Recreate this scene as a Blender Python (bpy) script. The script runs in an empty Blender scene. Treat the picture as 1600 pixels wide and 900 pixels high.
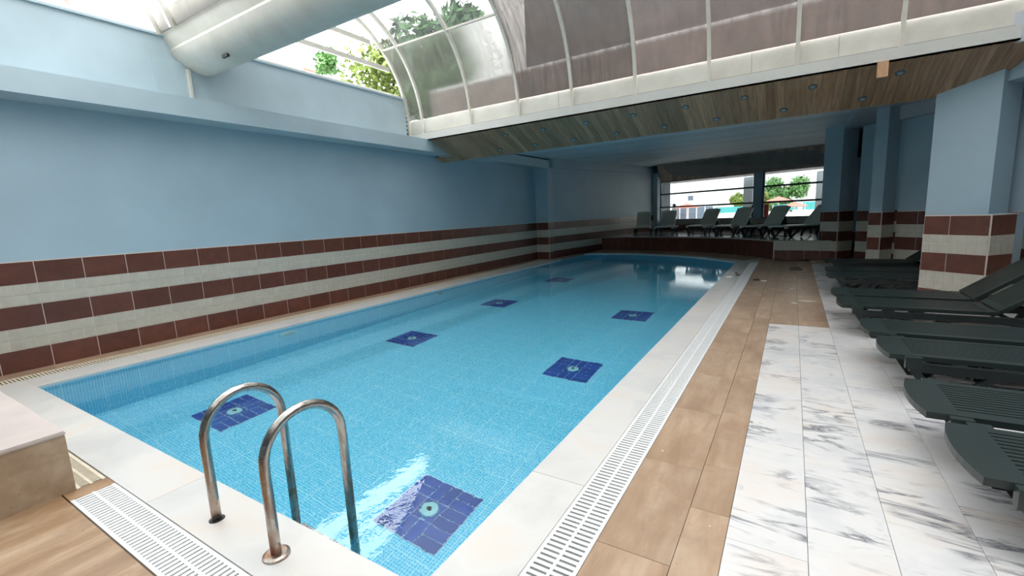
import bpy, bmesh, math, random
from math import sin, cos, pi, radians
from mathutils import Vector, Matrix

random.seed(7)
S = bpy.context.scene
COL = S.collection

# ------------------------------------------------------------------ camera, sky, exposure
cam_d = bpy.data.cameras.new('camera')
cam_d.sensor_width = 36.0
cam_d.lens = 705.39 / 1600 * 36
cam_d.clip_end = 500
cam = bpy.data.objects.new('camera', cam_d)
COL.objects.link(cam)
_r, _p, _y = -0.046339, 0.157084, -0.557454
fwd = Vector((sin(_y) * cos(_p), cos(_y) * cos(_p), -sin(_p)))
r0 = Vector((cos(_y), -sin(_y), 0))
d0 = fwd.cross(r0)
right = r0 * cos(_r) - d0 * sin(_r)
down = r0 * sin(_r) + d0 * cos(_r)
cam.matrix_world = Matrix(((right.x, -down.x, -fwd.x, 0), (right.y, -down.y, -fwd.y, 0), (right.z, -down.z, -fwd.z, 1.44), (0, 0, 0, 1)))
S.camera = cam

world = bpy.data.worlds.new('overcast_sky')
S.world = world
world.use_nodes = True
bg = world.node_tree.nodes['Background']
_wt = world.node_tree                     # overcast sky: three times brighter overhead than at the horizon
_tc = _wt.nodes.new('ShaderNodeTexCoord')
_sp = _wt.nodes.new('ShaderNodeSeparateXYZ')
_wt.links.new(_tc.outputs['Generated'], _sp.inputs[0])
_rp = _wt.nodes.new('ShaderNodeValToRGB')
_mr = _wt.nodes.new('ShaderNodeMapRange')
_mr.inputs['From Min'].default_value = -1
_wt.links.new(_sp.outputs[2], _mr.inputs['Value'])
_wt.links.new(_mr.outputs[0], _rp.inputs['Fac'])
_e = _rp.color_ramp.elements
_e[0].position, _e[0].color = 0.49, (0.10, 0.095, 0.09, 1)
_e[1].position, _e[1].color = 1.0, (0.985, 0.985, 1.0, 1)
_m = _e.new(0.50)
_m.color = (0.34, 0.335, 0.325, 1)
_wt.links.new(_rp.outputs['Color'], bg.inputs['Color'])
bg.inputs['Strength'].default_value = 32.0

S.view_settings.view_transform = 'Standard'
S.view_settings.look = 'None'
S.view_settings.gamma = 1
S.view_settings.exposure = -1.14
S.cycles.max_bounces = 14
S.cycles.diffuse_bounces = 6
S.cycles.glossy_bounces = 6
S.cycles.transmission_bounces = 8
S.cycles.transparent_max_bounces = 16
S.cycles.sample_clamp_indirect = 12
S.cycles.caustics_reflective = True
S.cycles.caustics_refractive = True
S.cycles.blur_glossy = 0.3


# ------------------------------------------------------------------ helpers
def link(name, me, parent=None):
    o = bpy.data.objects.new(name, me)
    COL.objects.link(o)
    if parent is not None:
        o.parent = parent
    return o


def mesh(name, verts, faces, mat=None, smooth=False):
    me = bpy.data.meshes.new(name)
    me.from_pydata(verts, [], faces)
    if mat:
        me.materials.append(mat)
    if smooth:
        me.polygons.foreach_set('use_smooth', [True] * len(me.polygons))
    me.update()
    return me


BOXF = [(0, 3, 2, 1), (4, 5, 6, 7), (0, 1, 5, 4), (1, 2, 6, 5), (2, 3, 7, 6), (3, 0, 4, 7)]


class MB:
    """collects boxes, prisms, tubes and lathes into one mesh"""
    def __init__(self):
        self.v, self.f = [], []

    def add(self, vs, fs):
        n = len(self.v)
        self.v += [tuple(q) for q in vs]
        self.f += [tuple(i + n for i in q) for q in fs]
        return self

    def box(self, x0, x1, y0, y1, z0, z1):
        return self.add([(x0, y0, z0), (x1, y0, z0), (x1, y1, z0), (x0, y1, z0), (x0, y0, z1), (x1, y0, z1), (x1, y1, z1), (x0, y1, z1)], BOXF)

    def prism(self, pts, z0, z1):
        """pts counter-clockwise in plan; z0, z1 numbers or lists per point"""
        n = len(pts)
        a = z0 if isinstance(z0, (list, tuple)) else [z0] * n
        b = z1 if isinstance(z1, (list, tuple)) else [z1] * n
        vs = [(p[0], p[1], a[i]) for i, p in enumerate(pts)] + [(p[0], p[1], b[i]) for i, p in enumerate(pts)]
        fs = [tuple(range(n - 1, -1, -1)), tuple(range(n, 2 * n))] + [(i, (i + 1) % n, n + (i + 1) % n, n + i) for i in range(n)]
        return self.add(vs, fs)

    def bar(self, a, b, w, h, up=(0, 0, 1)):
        a, b = Vector(a), Vector(b)
        d = (b - a).normalized()
        s = d.cross(Vector(up))
        if s.length < 1e-6:
            s = d.cross(Vector((1, 0, 0)))
        s.normalize()
        u = s.cross(d)
        vs = []
        for p in (a, b):
            for i, j in ((-1, -1), (1, -1), (1, 1), (-1, 1)):
                vs.append(p + s * (i * w / 2) + u * (j * h / 2))
        return self.add(vs, [(0, 1, 2, 3), (7, 6, 5, 4), (0, 4, 5, 1), (1, 5, 6, 2), (2, 6, 7, 3), (3, 7, 4, 0)])

    def tube(self, pts, r, n=12, caps=True):
        pts = [Vector(p) for p in pts]
        rs = r if isinstance(r, (list, tuple)) else [r] * len(pts)
        t0 = (pts[1] - pts[0]).normalized()
        ref = Vector((0, 0, 1)) if abs(t0.z) < 0.9 else Vector((1, 0, 0))
        u = t0.cross(ref).normalized()
        vs, fs = [], []
        for i, p in enumerate(pts):
            t = (pts[min(i + 1, len(pts) - 1)] - pts[max(i - 1, 0)]).normalized()
            u = (u - t * u.dot(t)).normalized()
            w = t.cross(u)
            for k in range(n):
                a = 2 * pi * k / n
                vs.append(p + (u * cos(a) + w * sin(a)) * rs[i])
        for i in range(len(pts) - 1):
            for k in range(n):
                fs.append((i * n + k, i * n + (k + 1) % n, (i + 1) * n + (k + 1) % n, (i + 1) * n + k))
        if caps:
            fs.append(tuple(range(n - 1, -1, -1)))
            fs.append(tuple((len(pts) - 1) * n + k for k in range(n)))
        return self.add(vs, fs)

    def strip(self, prof, x0, x1):
        """section bars: list of quads joined along a path; prof = list of ((y,z) inner, (y,z) outer)"""
        vs, fs = [], []
        for (a, b) in prof:
            vs += [(x0, a[0], a[1]), (x1, a[0], a[1]), (x1, b[0], b[1]), (x0, b[0], b[1])]
        for i in range(len(prof) - 1):
            o = 4 * i
            for k in range(4):
                fs.append((o + k, o + (k + 1) % 4, o + 4 + (k + 1) % 4, o + 4 + k))
        fs.append((0, 3, 2, 1))
        e = 4 * (len(prof) - 1)
        fs.append((e, e + 1, e + 2, e + 3))
        return self.add(vs, fs)

    def build(self, name, mat, parent=None, smooth=False, loc=None):
        me = mesh(name, self.v, self.f, mat, smooth)
        o = link(name, me, parent)
        if loc:
            o.location = loc
        return o


def tag(o, label, cat, group=None):
    o['label'] = label
    o['category'] = cat
    if group:
        o['group'] = group
    return o


def struct(o):
    o['kind'] = 'structure'
    return o


def stuff(o):
    o['kind'] = 'stuff'
    return o


def empty(name, loc=(0, 0, 0), rz=0):
    o = link(name, None)
    o.location = loc
    o.rotation_euler = (0, 0, rz)
    o.empty_display_size = 0.1
    return o


def copy_tree(o, parent=None):
    c = o.copy()
    COL.objects.link(c)
    c.parent = parent
    for ch in list(o.children):
        copy_tree(ch, c)
    return c


_cache = {}


def piece(name, dims, mat, loc, rot, parent, ch=0.0):
    """one tile / slab / board: a box centred on its origin, its mesh shared between alike pieces"""
    key = (name, tuple(round(d, 4) for d in dims), mat.name, ch)
    me = _cache.get(key)
    if me is None:
        x, y, z = (d / 2 for d in dims)
        if ch:
            vs = []
            for zz, c in ((-z, 0), (z - ch, 0), (z, ch)):
                vs += [(-x + c, -y + c, zz), (x - c, -y + c, zz), (x - c, y - c, zz), (-x + c, y - c, zz)]
            fs = [(0, 3, 2, 1), (8, 9, 10, 11)]
            for l in (0, 4):
                fs += [(l + k, l + (k + 1) % 4, l + 4 + (k + 1) % 4, l + 4 + k) for k in range(4)]
            me = mesh(name, vs, fs, mat)
        else:
            me = mesh(name, [(-x, -y, -z), (x, -y, -z), (x, y, -z), (-x, y, -z), (-x, -y, z), (x, -y, z), (x, y, z), (-x, y, z)], BOXF, mat)
        _cache[key] = me
    o = link(name, me, parent)
    o.location = loc
    o.rotation_euler = rot
    return o


# ------------------------------------------------------------------ materials
class NT:
    def __init__(self, name):
        self.m = bpy.data.materials.new(name)
        self.m.use_nodes = True
        self.t = self.m.node_tree
        self.b = self.t.nodes['Principled BSDF']
        self.out = self.t.nodes['Material Output']

    def n(self, typ, **kw):
        q = self.t.nodes.new(typ)
        for k, v in kw.items():
            if k.startswith('i_'):
                key = k[2:]
                key = int(key) if key.isdigit() else key.replace('_', ' ')
                q.inputs[key].default_value = v
            else:
                setattr(q, k, v)
        return q

    def l(self, a, b):
        self.t.links.new(a, b)

    def coord(self, rnd=True, scale=(1, 1, 1)):
        tc = self.n('ShaderNodeTexCoord')
        mp = self.n('ShaderNodeMapping')
        mp.inputs['Scale'].default_value = scale
        self.l(tc.outputs['Object'], mp.inputs['Vector'])
        if rnd:
            oi = self.n('ShaderNodeObjectInfo')
            mul = self.n('ShaderNodeVectorMath', operation='SCALE')
            mul.inputs[0].default_value = (37.0, 91.0, 53.0)
            self.l(oi.outputs['Random'], mul.inputs['Scale'])
            self.l(mul.outputs[0], mp.inputs['Location'])
        return mp.outputs['Vector']

    def noise(self, vec, scale, detail=4, rough=0.55, dist=0.0):
        q = self.n('ShaderNodeTexNoise', i_Scale=scale, i_Detail=detail, i_Roughness=rough, i_Distortion=dist)
        self.l(vec, q.inputs['Vector'])
        return q.outputs['Fac']

    def ramp(self, fac, stops):
        q = self.n('ShaderNodeValToRGB')
        e = q.color_ramp.elements
        while len(e) < len(stops):
            e.new(0.5)
        for i, (p, c) in enumerate(stops):
            e[i].position = p
            e[i].color = (*c, 1) if len(c) == 3 else c
        self.l(fac, q.inputs['Fac'])
        return q.outputs['Color']

    def mix(self, fac, a, b, mode='MIX'):
        q = self.n('ShaderNodeMix', data_type='RGBA', blend_type=mode)
        for val, key in ((fac, 0), (a, 6), (b, 7)):
            if hasattr(val, 'links') or hasattr(val, 'is_linked'):
                self.l(val, q.inputs[key])
            elif key == 0:
                q.inputs[0].default_value = val
            else:
                q.inputs[key].default_value = (*val, 1)
        return q.outputs[2]

    def rand_shade(self, col, amount):
        oi = self.n('ShaderNodeObjectInfo')
        mr = self.n('ShaderNodeMapRange')
        mr.inputs['To Min'].default_value = 1 - amount
        mr.inputs['To Max'].default_value = 1 + amount
        self.l(oi.outputs['Random'], mr.inputs['Value'])
        sc = self.n('ShaderNodeVectorMath', operation='SCALE')
        self.l(col, sc.inputs[0])
        self.l(mr.outputs[0], sc.inputs['Scale'])
        return sc.outputs[0]

    def bump(self, h, strength=0.3, dist=0.01):
        q = self.n('ShaderNodeBump')
        q.inputs['Strength'].default_value = strength
        q.inputs['Distance'].default_value = dist
        self.l(h, q.inputs['Height'])
        self.l(q.outputs[0], self.b.inputs['Normal'])
        return q

    def base(self, col, rough=0.5, metal=0.0, spec=None):
        if hasattr(col, 'is_linked'):
            self.l(col, self.b.inputs['Base Color'])
        else:
            self.b.inputs['Base Color'].default_value = (*col, 1)
        if hasattr(rough, 'is_linked'):
            self.l(rough, self.b.inputs['Roughness'])
        else:
            self.b.inputs['Roughness'].default_value = rough
        self.b.inputs['Metallic'].default_value = metal
        if spec is not None:
            self.b.inputs['Specular IOR Level'].default_value = spec
        return self.m


def plain(name, col, rough=0.5, var=0.12, scale=6, metal=0.0, bump=0.0, rnd=0.0, spec=None):
    """paint / plastic / stone with a little procedural variation"""
    t = NT(name)
    v = t.coord()
    f = t.noise(v, scale)
    c = t.ramp(f, [(0.3, tuple(q * (1 - var) for q in col)), (0.7, tuple(min(1, q * (1 + var)) for q in col))])
    if rnd:
        c = t.rand_shade(c, rnd)
    t.base(c, rough, metal, spec)
    if bump:
        t.bump(t.noise(v, scale * 8), bump, 0.004)
    return t.m


M = {}
M['blue_paint'] = plain('blue_paint', (0.40, 0.525, 0.60), 0.55, 0.05, 1.2, bump=0.08)
M['blue_steel'] = plain('blue_steel_paint', (0.47, 0.58, 0.63), 0.45, 0.06, 1.5, bump=0.05)
M['ceiling_paint'] = plain('pale_ceiling_paint', (0.70, 0.79, 0.83), 0.6, 0.06, 2, bump=0.1, rnd=0.08)
M['grey_ceiling'] = plain('grey_ceiling_paint', (0.48, 0.50, 0.54), 0.6, 0.05, 1)
M['grout'] = plain('pale_grout', (0.72, 0.63, 0.57), 0.8, 0.08, 10)
M['brown_tile'] = plain('brown_glazed_tile', (0.135, 0.046, 0.030), 0.36, 0.18, 9, bump=0.1, rnd=0.12)
M['cream_tile'] = plain('cream_mosaic', (0.54, 0.51, 0.43), 0.35, 0.07, 14, rnd=0.035)
M['channel'] = plain('drain_channel', (0.09, 0.09, 0.09), 0.8, 0.2, 5)
M['white_plastic'] = plain('white_plastic', (0.80, 0.80, 0.79), 0.4, 0.03, 8)
M['cream_plastic'] = plain('yellowed_plastic', (0.70, 0.62, 0.48), 0.45, 0.08, 12)
M['concrete'] = plain('concrete', (0.35, 0.34, 0.32), 0.9, 0.1, 3)
M['lounger_green'] = plain('dark_green_plastic', (0.021, 0.031, 0.029), 0.38, 0.08, 20, bump=0.05)
M['lounger_frame'] = plain('dark_frame_plastic', (0.017, 0.021, 0.021), 0.4, 0.08, 20)
M['lounger_cream'] = plain('cream_plastic_seat', (0.68, 0.67, 0.57), 0.4, 0.04, 12)
M['dark_blue_tile'] = plain('dark_blue_tile', (0.030, 0.085, 0.36), 0.25, 0.12, 8, rnd=0.15)
M['patch_grout'] = plain('patch_grout', (0.40, 0.62, 0.74), 0.7, 0.05, 8)
M['aqua_plastic'] = plain('aqua_plastic', (0.40, 0.74, 0.72), 0.4, 0.05, 8)
M['black'] = plain('black_plastic', (0.012, 0.012, 0.013), 0.5, 0.1, 8)
M['window_frame'] = plain('grey_window_frame', (0.10, 0.13, 0.15), 0.45, 0.05, 5)
M['ext_column'] = plain('grey_render', (0.30, 0.33, 0.35), 0.8, 0.05, 2)
M['canopy'] = plain('canopy_render', (0.20, 0.20, 0.21), 0.8, 0.05, 2)
M['ext_white'] = plain('white_render', (0.82, 0.82, 0.82), 0.8, 0.02, 1)
M['ext_ground'] = plain('pale_paving', (0.62, 0.56, 0.52), 0.8, 0.1, 2)
M['ext_pink'] = plain('salmon_render', (0.34, 0.16, 0.13), 0.8, 0.05, 2)
M['ext_blueglass'] = plain('bluish_window', (0.12, 0.155, 0.21), 0.2, 0.1, 2)
M['red_canvas'] = plain('red_canvas', (0.50, 0.17, 0.13), 0.8, 0.05, 6)
M['turquoise'] = plain('turquoise_sheet', (0.06, 0.36, 0.36), 0.6, 0.06, 3)
M['red_panel'] = plain('red_panel', (0.45, 0.03, 0.02), 0.5, 0.05, 4)
M['bark'] = plain('bark', (0.12, 0.08, 0.05), 0.9, 0.2, 8)
M['leaf_a'] = plain('green_leaves', (0.11, 0.25, 0.07), 0.6, 0.35, 3)
M['leaf_b'] = plain('yellow_green_leaves', (0.17, 0.23, 0.04), 0.6, 0.3, 3)
M['leaf_c'] = plain('dark_leaves', (0.04, 0.08, 0.04), 0.6, 0.3, 3)
M['skin'] = plain('skin', (0.55, 0.32, 0.25), 0.6, 0.04, 6)
M['hair'] = plain('dark_hair', (0.03, 0.022, 0.02), 0.6, 0.1, 20)
M['shirt'] = plain('white_shirt', (0.75, 0.74, 0.72), 0.8, 0.03, 8)
M['chrome'] = plain('chrome', (0.6, 0.62, 0.63), 0.25, 0.05, 10, metal=1)
M['lamp_lens'] = plain('frosted_lens', (0.25, 0.38, 0.42), 0.3, 0.05, 10)
M['pine'] = plain('raw_pine', (0.62, 0.36, 0.20), 0.6, 0.12, 14)
M['parapet'] = plain('mauve_render', (0.42, 0.345, 0.315), 0.85, 0.10, 2, bump=0.1)
M['mauve_wall'] = plain('brown_render', (0.24, 0.205, 0.195), 0.85, 0.08, 1)
M['blue_cloth'] = plain('blue_cloth', (0.02, 0.06, 0.22), 0.8, 0.1, 6)
M['grey_cloth'] = plain('grey_cloth', (0.25, 0.25, 0.27), 0.8, 0.06, 6)


def white_paint():
    t = NT('worn_white_paint')
    v = t.coord(False)
    c = t.ramp(t.noise(v, 2.2, 6, 0.6), [(0.3, (0.62, 0.58, 0.50)), (0.65, (0.75, 0.72, 0.64))])
    spots = t.ramp(t.noise(v, 16, 5, 0.7), [(0.70, (0, 0, 0)), (0.76, (1, 1, 1))])
    mask = t.ramp(t.noise(v, 1.4, 2), [(0.5, (0, 0, 0)), (0.6, (1, 1, 1))])
    mm = t.n('ShaderNodeMath', operation='MULTIPLY')
    t.l(spots, mm.inputs[0])
    t.l(mask, mm.inputs[1])
    t.base(t.mix(mm.outputs[0], c, (0.12, 0.10, 0.09)), 0.45)
    t.bump(t.noise(v, 30), 0.08, 0.004)
    return t.m


def marble():
    t = NT('veined_white_marble')
    v = t.coord(True, (1, 1, 1))
    base = t.ramp(t.noise(v, 2.6, 4), [(0.25, (0.62, 0.61, 0.62)), (0.5, (0.76, 0.74, 0.72)), (0.66, (0.77, 0.70, 0.65)), (0.85, (0.73, 0.60, 0.52))])
    # veins run mostly across the tile, broken into bundles
    mp = t.n('ShaderNodeMapping')
    oi = t.n('ShaderNodeObjectInfo')
    mr = t.n('ShaderNodeMapRange')
    mr.inputs['To Min'].default_value = -0.15
    mr.inputs['To Max'].default_value = 0.85
    t.l(oi.outputs['Random'], mr.inputs['Value'])
    cr = t.n('ShaderNodeCombineXYZ')
    t.l(mr.outputs[0], cr.inputs[2])
    t.l(cr.outputs[0], mp.inputs['Rotation'])
    mp.inputs['Scale'].default_value = (0.8, 3.4, 1)
    t.l(v, mp.inputs['Vector'])
    n1 = t.noise(mp.outputs[0], 1.9, 8, 0.62, 0.9)
    a = t.n('ShaderNodeMath', operation='SUBTRACT')
    t.l(n1, a.inputs[0])
    a.inputs[1].default_value = 0.5
    b = t.n('ShaderNodeMath', operation='ABSOLUTE')
    t.l(a.outputs[0], b.inputs[0])
    vein = t.ramp(b.outputs[0], [(0.0, (1, 1, 1)), (0.016, (0.6, 0.6, 0.6)), (0.055, (0, 0, 0))])
    mask = t.ramp(t.noise(v, 2.7, 3, 0.5), [(0.50, (0.05, 0.05, 0.05)), (0.62, (1, 1, 1))])
    mm = t.n('ShaderNodeMath', operation='MULTIPLY')
    t.l(vein, mm.inputs[0])
    t.l(mask, mm.inputs[1])
    fac = t.n('ShaderNodeMath', operation='MULTIPLY')
    t.l(mm.outputs[0], fac.inputs[0])
    fac.inputs[1].default_value = 0.92
    t.base(t.mix(fac.outputs[0], base, (0.13, 0.13, 0.16)), 0.22)
    return t.m


def coping_marble():
    t = NT('pale_coping_marble')
    v = t.coord(True)
    c = t.ramp(t.noise(v, 1.6, 5, 0.55, 0.6), [(0.25, (0.56, 0.55, 0.53)), (0.5, (0.68, 0.66, 0.63)), (0.75, (0.70, 0.61, 0.53))])
    st = t.ramp(t.noise(v, 5, 6, 0.65), [(0.68, (0, 0, 0)), (0.80, (0.5, 0.5, 0.5))])
    t.base(t.mix(st, c, (0.50, 0.40, 0.30)), 0.3)
    t.bump(t.noise(v, 12), 0.06, 0.004)
    return t.m


def travertine(name, lo, mid, hi, along=1):
    t = NT(name)
    sc = (5, 1.1, 1) if along else (1.1, 5, 5)
    v = t.coord(True, sc)
    c = t.ramp(t.noise(v, 1.5, 7, 0.62, 0.4), [(0.25, lo), (0.5, mid), (0.75, hi)])
    v2 = t.coord(True)
    c = t.rand_shade(c, 0.10)
    blot = t.ramp(t.noise(v2, 3.2, 4, 0.6), [(0.42, (0, 0, 0)), (0.70, (0.55, 0.55, 0.55))])
    c = t.mix(blot, c, lo)
    pits = t.ramp(t.noise(v2, 34, 4, 0.6), [(0.66, (0, 0, 0)), (0.74, (0.6, 0.6, 0.6))])
    c = t.mix(pits, c, tuple(q * 0.6 for q in lo))
    white = t.ramp(t.noise(v2, 21, 2, 0.5), [(0.75, (0, 0, 0)), (0.79, (1, 1, 1))])
    c = t.mix(white, c, (0.72, 0.68, 0.62))
    t.base(c, 0.36)
    t.bump(t.noise(v2, 40), 0.08, 0.003)
    return t.m


def mosaic(name, swap):
    """small glass mosaic with pale joints; swap picks the plane the grid lies in"""
    t = NT(name)
    tc = t.n('ShaderNodeTexCoord')
    sp = t.n('ShaderNodeSeparateXYZ')
    t.l(tc.outputs['Object'], sp.inputs[0])
    cb = t.n('ShaderNodeCombineXYZ')
    for i, k in enumerate(swap):
        t.l(sp.outputs[k], cb.inputs[i])
    def brick(w, mortar, c1, c2, cm):
        q = t.n('ShaderNodeTexBrick', offset=0.0, squash=1.0)
        q.inputs['Scale'].default_value = 1.0
        q.inputs['Brick Width'].default_value = w
        q.inputs['Row Height'].default_value = w
        q.inputs['Mortar Size'].default_value = mortar
        q.inputs['Mortar Smooth'].default_value = 0.1
        q.inputs['Color1'].default_value = (*c1, 1)
        q.inputs['Color2'].default_value = (*c2, 1)
        q.inputs['Mortar'].default_value = (*cm, 1)
        t.l(cb.outputs[0], q.inputs['Vector'])
        return q
    fine = brick(0.025, 0.0030, MOSAIC[0], MOSAIC[1], MOSAIC[2])
    sheet = brick(0.325, 0.0060, (0, 0, 0), (0, 0, 0), (1, 1, 1))
    c = t.mix(sheet.outputs['Color'], fine.outputs['Color'], MOSAIC[2])
    t.base(c, 0.3)
    return t.m


MOSAIC = ((0.075, 0.60, 0.84), (0.095, 0.65, 0.88), (0.44, 0.86, 0.95))


def wood(name, cols, axis, rnd=0.2, rough=0.5):
    t = NT(name)
    sc = [26, 26, 26]
    sc[axis] = 1.6
    v = t.coord(True, sc)
    c = t.ramp(t.noise(v, 1.0, 5, 0.6, 0.5), [(0.25, cols[0]), (0.5, cols[1]), (0.78, cols[2])])
    c = t.rand_shade(c, rnd)
    t.base(c, rough)
    return t.m


def steel():
    t = NT('weathered_steel')
    v = t.coord(False, (1, 1, 0.35))
    rust = t.ramp(t.noise(v, 13, 6, 0.65), [(0.42, (0, 0, 0)), (0.60, (1, 1, 1))])
    sp = t.n('ShaderNodeSeparateXYZ')
    tc = t.n('ShaderNodeTexCoord')
    t.l(tc.outputs['Object'], sp.inputs[0])
    low = t.ramp(sp.outputs[2], [(0.05, (0.9, 0.9, 0.9)), (0.60, (0.22, 0.22, 0.22))])
    m = t.n('ShaderNodeMath', operation='MULTIPLY')
    t.l(rust, m.inputs[0])
    t.l(low, m.inputs[1])
    t.base(t.mix(m.outputs[0], (0.50, 0.48, 0.45), (0.33, 0.17, 0.09)), 0.24, 1.0)
    mr = t.n('ShaderNodeMapRange')
    t.l(m.outputs[0], mr.inputs['Value'])
    mr.inputs['To Min'].default_value = 0.2
    mr.inputs['To Max'].default_value = 0.55
    t.l(mr.outputs[0], t.b.inputs['Roughness'])
    return t.m


def water():
    t = NT('pool_water')
    tc = t.n('ShaderNodeTexCoord')
    mp = t.n('ShaderNodeMapping')
    mp.inputs['Scale'].default_value = (1.0, 1.0, 1.0)
    t.l(tc.outputs['Object'], mp.inputs['Vector'])
    n1 = t.noise(mp.outputs[0], 11.0, 3, 0.55, 0.4)
    g = t.n('ShaderNodeBsdfGlass')
    g.inputs['IOR'].default_value = 1.33
    g.inputs['Roughness'].default_value = 0.0
    g.inputs['Color'].default_value = (0.96, 0.99, 1.0, 1)
    bp = t.n('ShaderNodeBump')
    bp.inputs['Strength'].default_value = 0.028
    bp.inputs['Distance'].default_value = 0.03
    t.l(n1, bp.inputs['Height'])
    t.l(bp.outputs[0], g.inputs['Normal'])
    t.l(g.outputs[0], t.out.inputs['Surface'])
    return t.m


def polycarb(name, opac, dirt, tint, frost=0.0, spread=0.18):
    """dirty glazing sheet: see-through, with a diffusing film whose density varies"""
    t = NT(name)
    v = t.coord(True)
    mp = t.n('ShaderNodeMapping')
    mp.inputs['Scale'].default_value = (9, 1.0, 1.0)
    t.l(v, mp.inputs['Vector'])
    n = t.noise(mp.outputs[0], 1.6, 6, 0.65)
    fac = t.n('ShaderNodeMapRange')
    t.l(n, fac.inputs['Value'])
    fac.inputs['From Min'].default_value = 0.3
    fac.inputs['From Max'].default_value = 0.7
    fac.inputs['To Min'].default_value = max(0.02, opac - spread)
    fac.inputs['To Max'].default_value = min(0.98, opac + spread)
    tr = t.n('ShaderNodeBsdfTransparent')
    tr.inputs['Color'].default_value = (*tint, 1)
    di = t.n('ShaderNodeBsdfDiffuse')
    tl = t.n('ShaderNodeBsdfTranslucent')
    col = t.ramp(t.noise(v, 3, 6, 0.7), [(0.3, tuple(q * 0.75 for q in dirt)), (0.7, tuple(min(1, q * 1.15) for q in dirt))])
    t.l(col, di.inputs['Color'])
    t.l(col, tl.inputs['Color'])
    m1 = t.n('ShaderNodeMixShader')
    m1.inputs[0].default_value = 0.5
    t.l(di.outputs[0], m1.inputs[1])
    t.l(tl.outputs[0], m1.inputs[2])
    rf = t.n('ShaderNodeBsdfRefraction')
    rf.inputs['Color'].default_value = (*tint, 1)
    rf.inputs['IOR'].default_value = 1.2
    rf.inputs['Roughness'].default_value = 0.42
    m0 = t.n('ShaderNodeMixShader')
    m0.inputs[0].default_value = frost
    t.l(tr.outputs[0], m0.inputs[1])
    t.l(rf.outputs[0], m0.inputs[2])
    m2 = t.n('ShaderNodeMixShader')
    t.l(fac.outputs[0], m2.inputs[0])
    t.l(m0.outputs[0], m2.inputs[1])
    t.l(m1.outputs[0], m2.inputs[2])
    gl = t.n('ShaderNodeBsdfGlossy')
    gl.inputs['Roughness'].default_value = 0.12
    fr = t.n('ShaderNodeFresnel')
    fr.inputs['IOR'].default_value = 1.4
    m3 = t.n('ShaderNodeMixShader')
    t.l(fr.outputs[0], m3.inputs[0])
    t.l(m2.outputs[0], m3.inputs[1])
    t.l(gl.outputs[0], m3.inputs[2])
    t.l(m3.outputs[0], t.out.inputs['Surface'])
    return t.m


def clear_glass(name='window_glass', tint=(0.95, 0.97, 0.97, 1)):
    t = NT(name)
    tr = t.n('ShaderNodeBsdfTransparent')
    tr.inputs['Color'].default_value = tint
    gl = t.n('ShaderNodeBsdfGlossy')
    gl.inputs['Roughness'].default_value = 0.02
    fr = t.n('ShaderNodeFresnel')
    fr.inputs['IOR'].default_value = 1.35
    m3 = t.n('ShaderNodeMixShader')
    t.l(fr.outputs[0], m3.inputs[0])
    t.l(tr.outputs[0], m3.inputs[1])
    t.l(gl.outputs[0], m3.inputs[2])
    t.l(m3.outputs[0], t.out.inputs['Surface'])
    return t.m


M['white_paint'] = white_paint()
M['flange_paint'] = plain('grey_white_paint', (0.66, 0.65, 0.60), 0.45, 0.05, 2)
M['marble'] = marble()
M['coping'] = coping_marble()
M['travertine'] = travertine('travertine', (0.31, 0.20, 0.125), (0.44, 0.30, 0.20), (0.56, 0.43, 0.31))
M['brown_stone'] = travertine('brown_stone', (0.23, 0.125, 0.062), (0.38, 0.235, 0.13), (0.56, 0.41, 0.28))
M['step_stone'] = travertine('step_stone', (0.34, 0.23, 0.145), (0.47, 0.34, 0.225), (0.58, 0.46, 0.34), 0)
M['step_top'] = plain('pinkish_step_top', (0.62, 0.53, 0.49), 0.35, 0.12, 2.5)
M['mosaic_floor'] = mosaic('pool_mosaic_floor', (0, 1, 2))
M['mosaic_wall_x'] = mosaic('pool_mosaic_side', (1, 2, 0))
M['mosaic_wall_y'] = mosaic('pool_mosaic_end', (0, 2, 1))
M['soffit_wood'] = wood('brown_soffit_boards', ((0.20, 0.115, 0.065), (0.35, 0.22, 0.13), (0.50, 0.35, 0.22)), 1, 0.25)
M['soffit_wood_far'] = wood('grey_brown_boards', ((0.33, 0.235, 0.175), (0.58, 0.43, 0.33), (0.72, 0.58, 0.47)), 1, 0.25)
M['steel'] = steel()
M['water'] = water()
M['glass'] = clear_glass()
M['tinted_glass'] = clear_glass('tinted_window_glass', (0.56, 0.59, 0.59, 1))
M['pane_clear'] = polycarb('clear_glazing', 0.16, (0.20, 0.21, 0.215), (0.20, 0.205, 0.21), spread=0.08)
M['pane_near'] = polycarb('near_glazing', 0.10, (0.20, 0.21, 0.215), (0.36, 0.37, 0.375), spread=0.06)
M['pane_haze'] = polycarb('hazy_glazing', 0.45, (0.115, 0.115, 0.105), (0.18, 0.185, 0.18), 0.75, spread=0.12)
M['pane_wet'] = polycarb('wet_dirty_glazing', 0.60, (0.055, 0.053, 0.050), (0.12, 0.115, 0.11), 0.2, spread=0.34)
M['pane_dirty'] = polycarb('dirty_glazing', 0.55, (0.075, 0.070, 0.066), (0.16, 0.15, 0.145), 0.3, spread=0.25)

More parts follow.
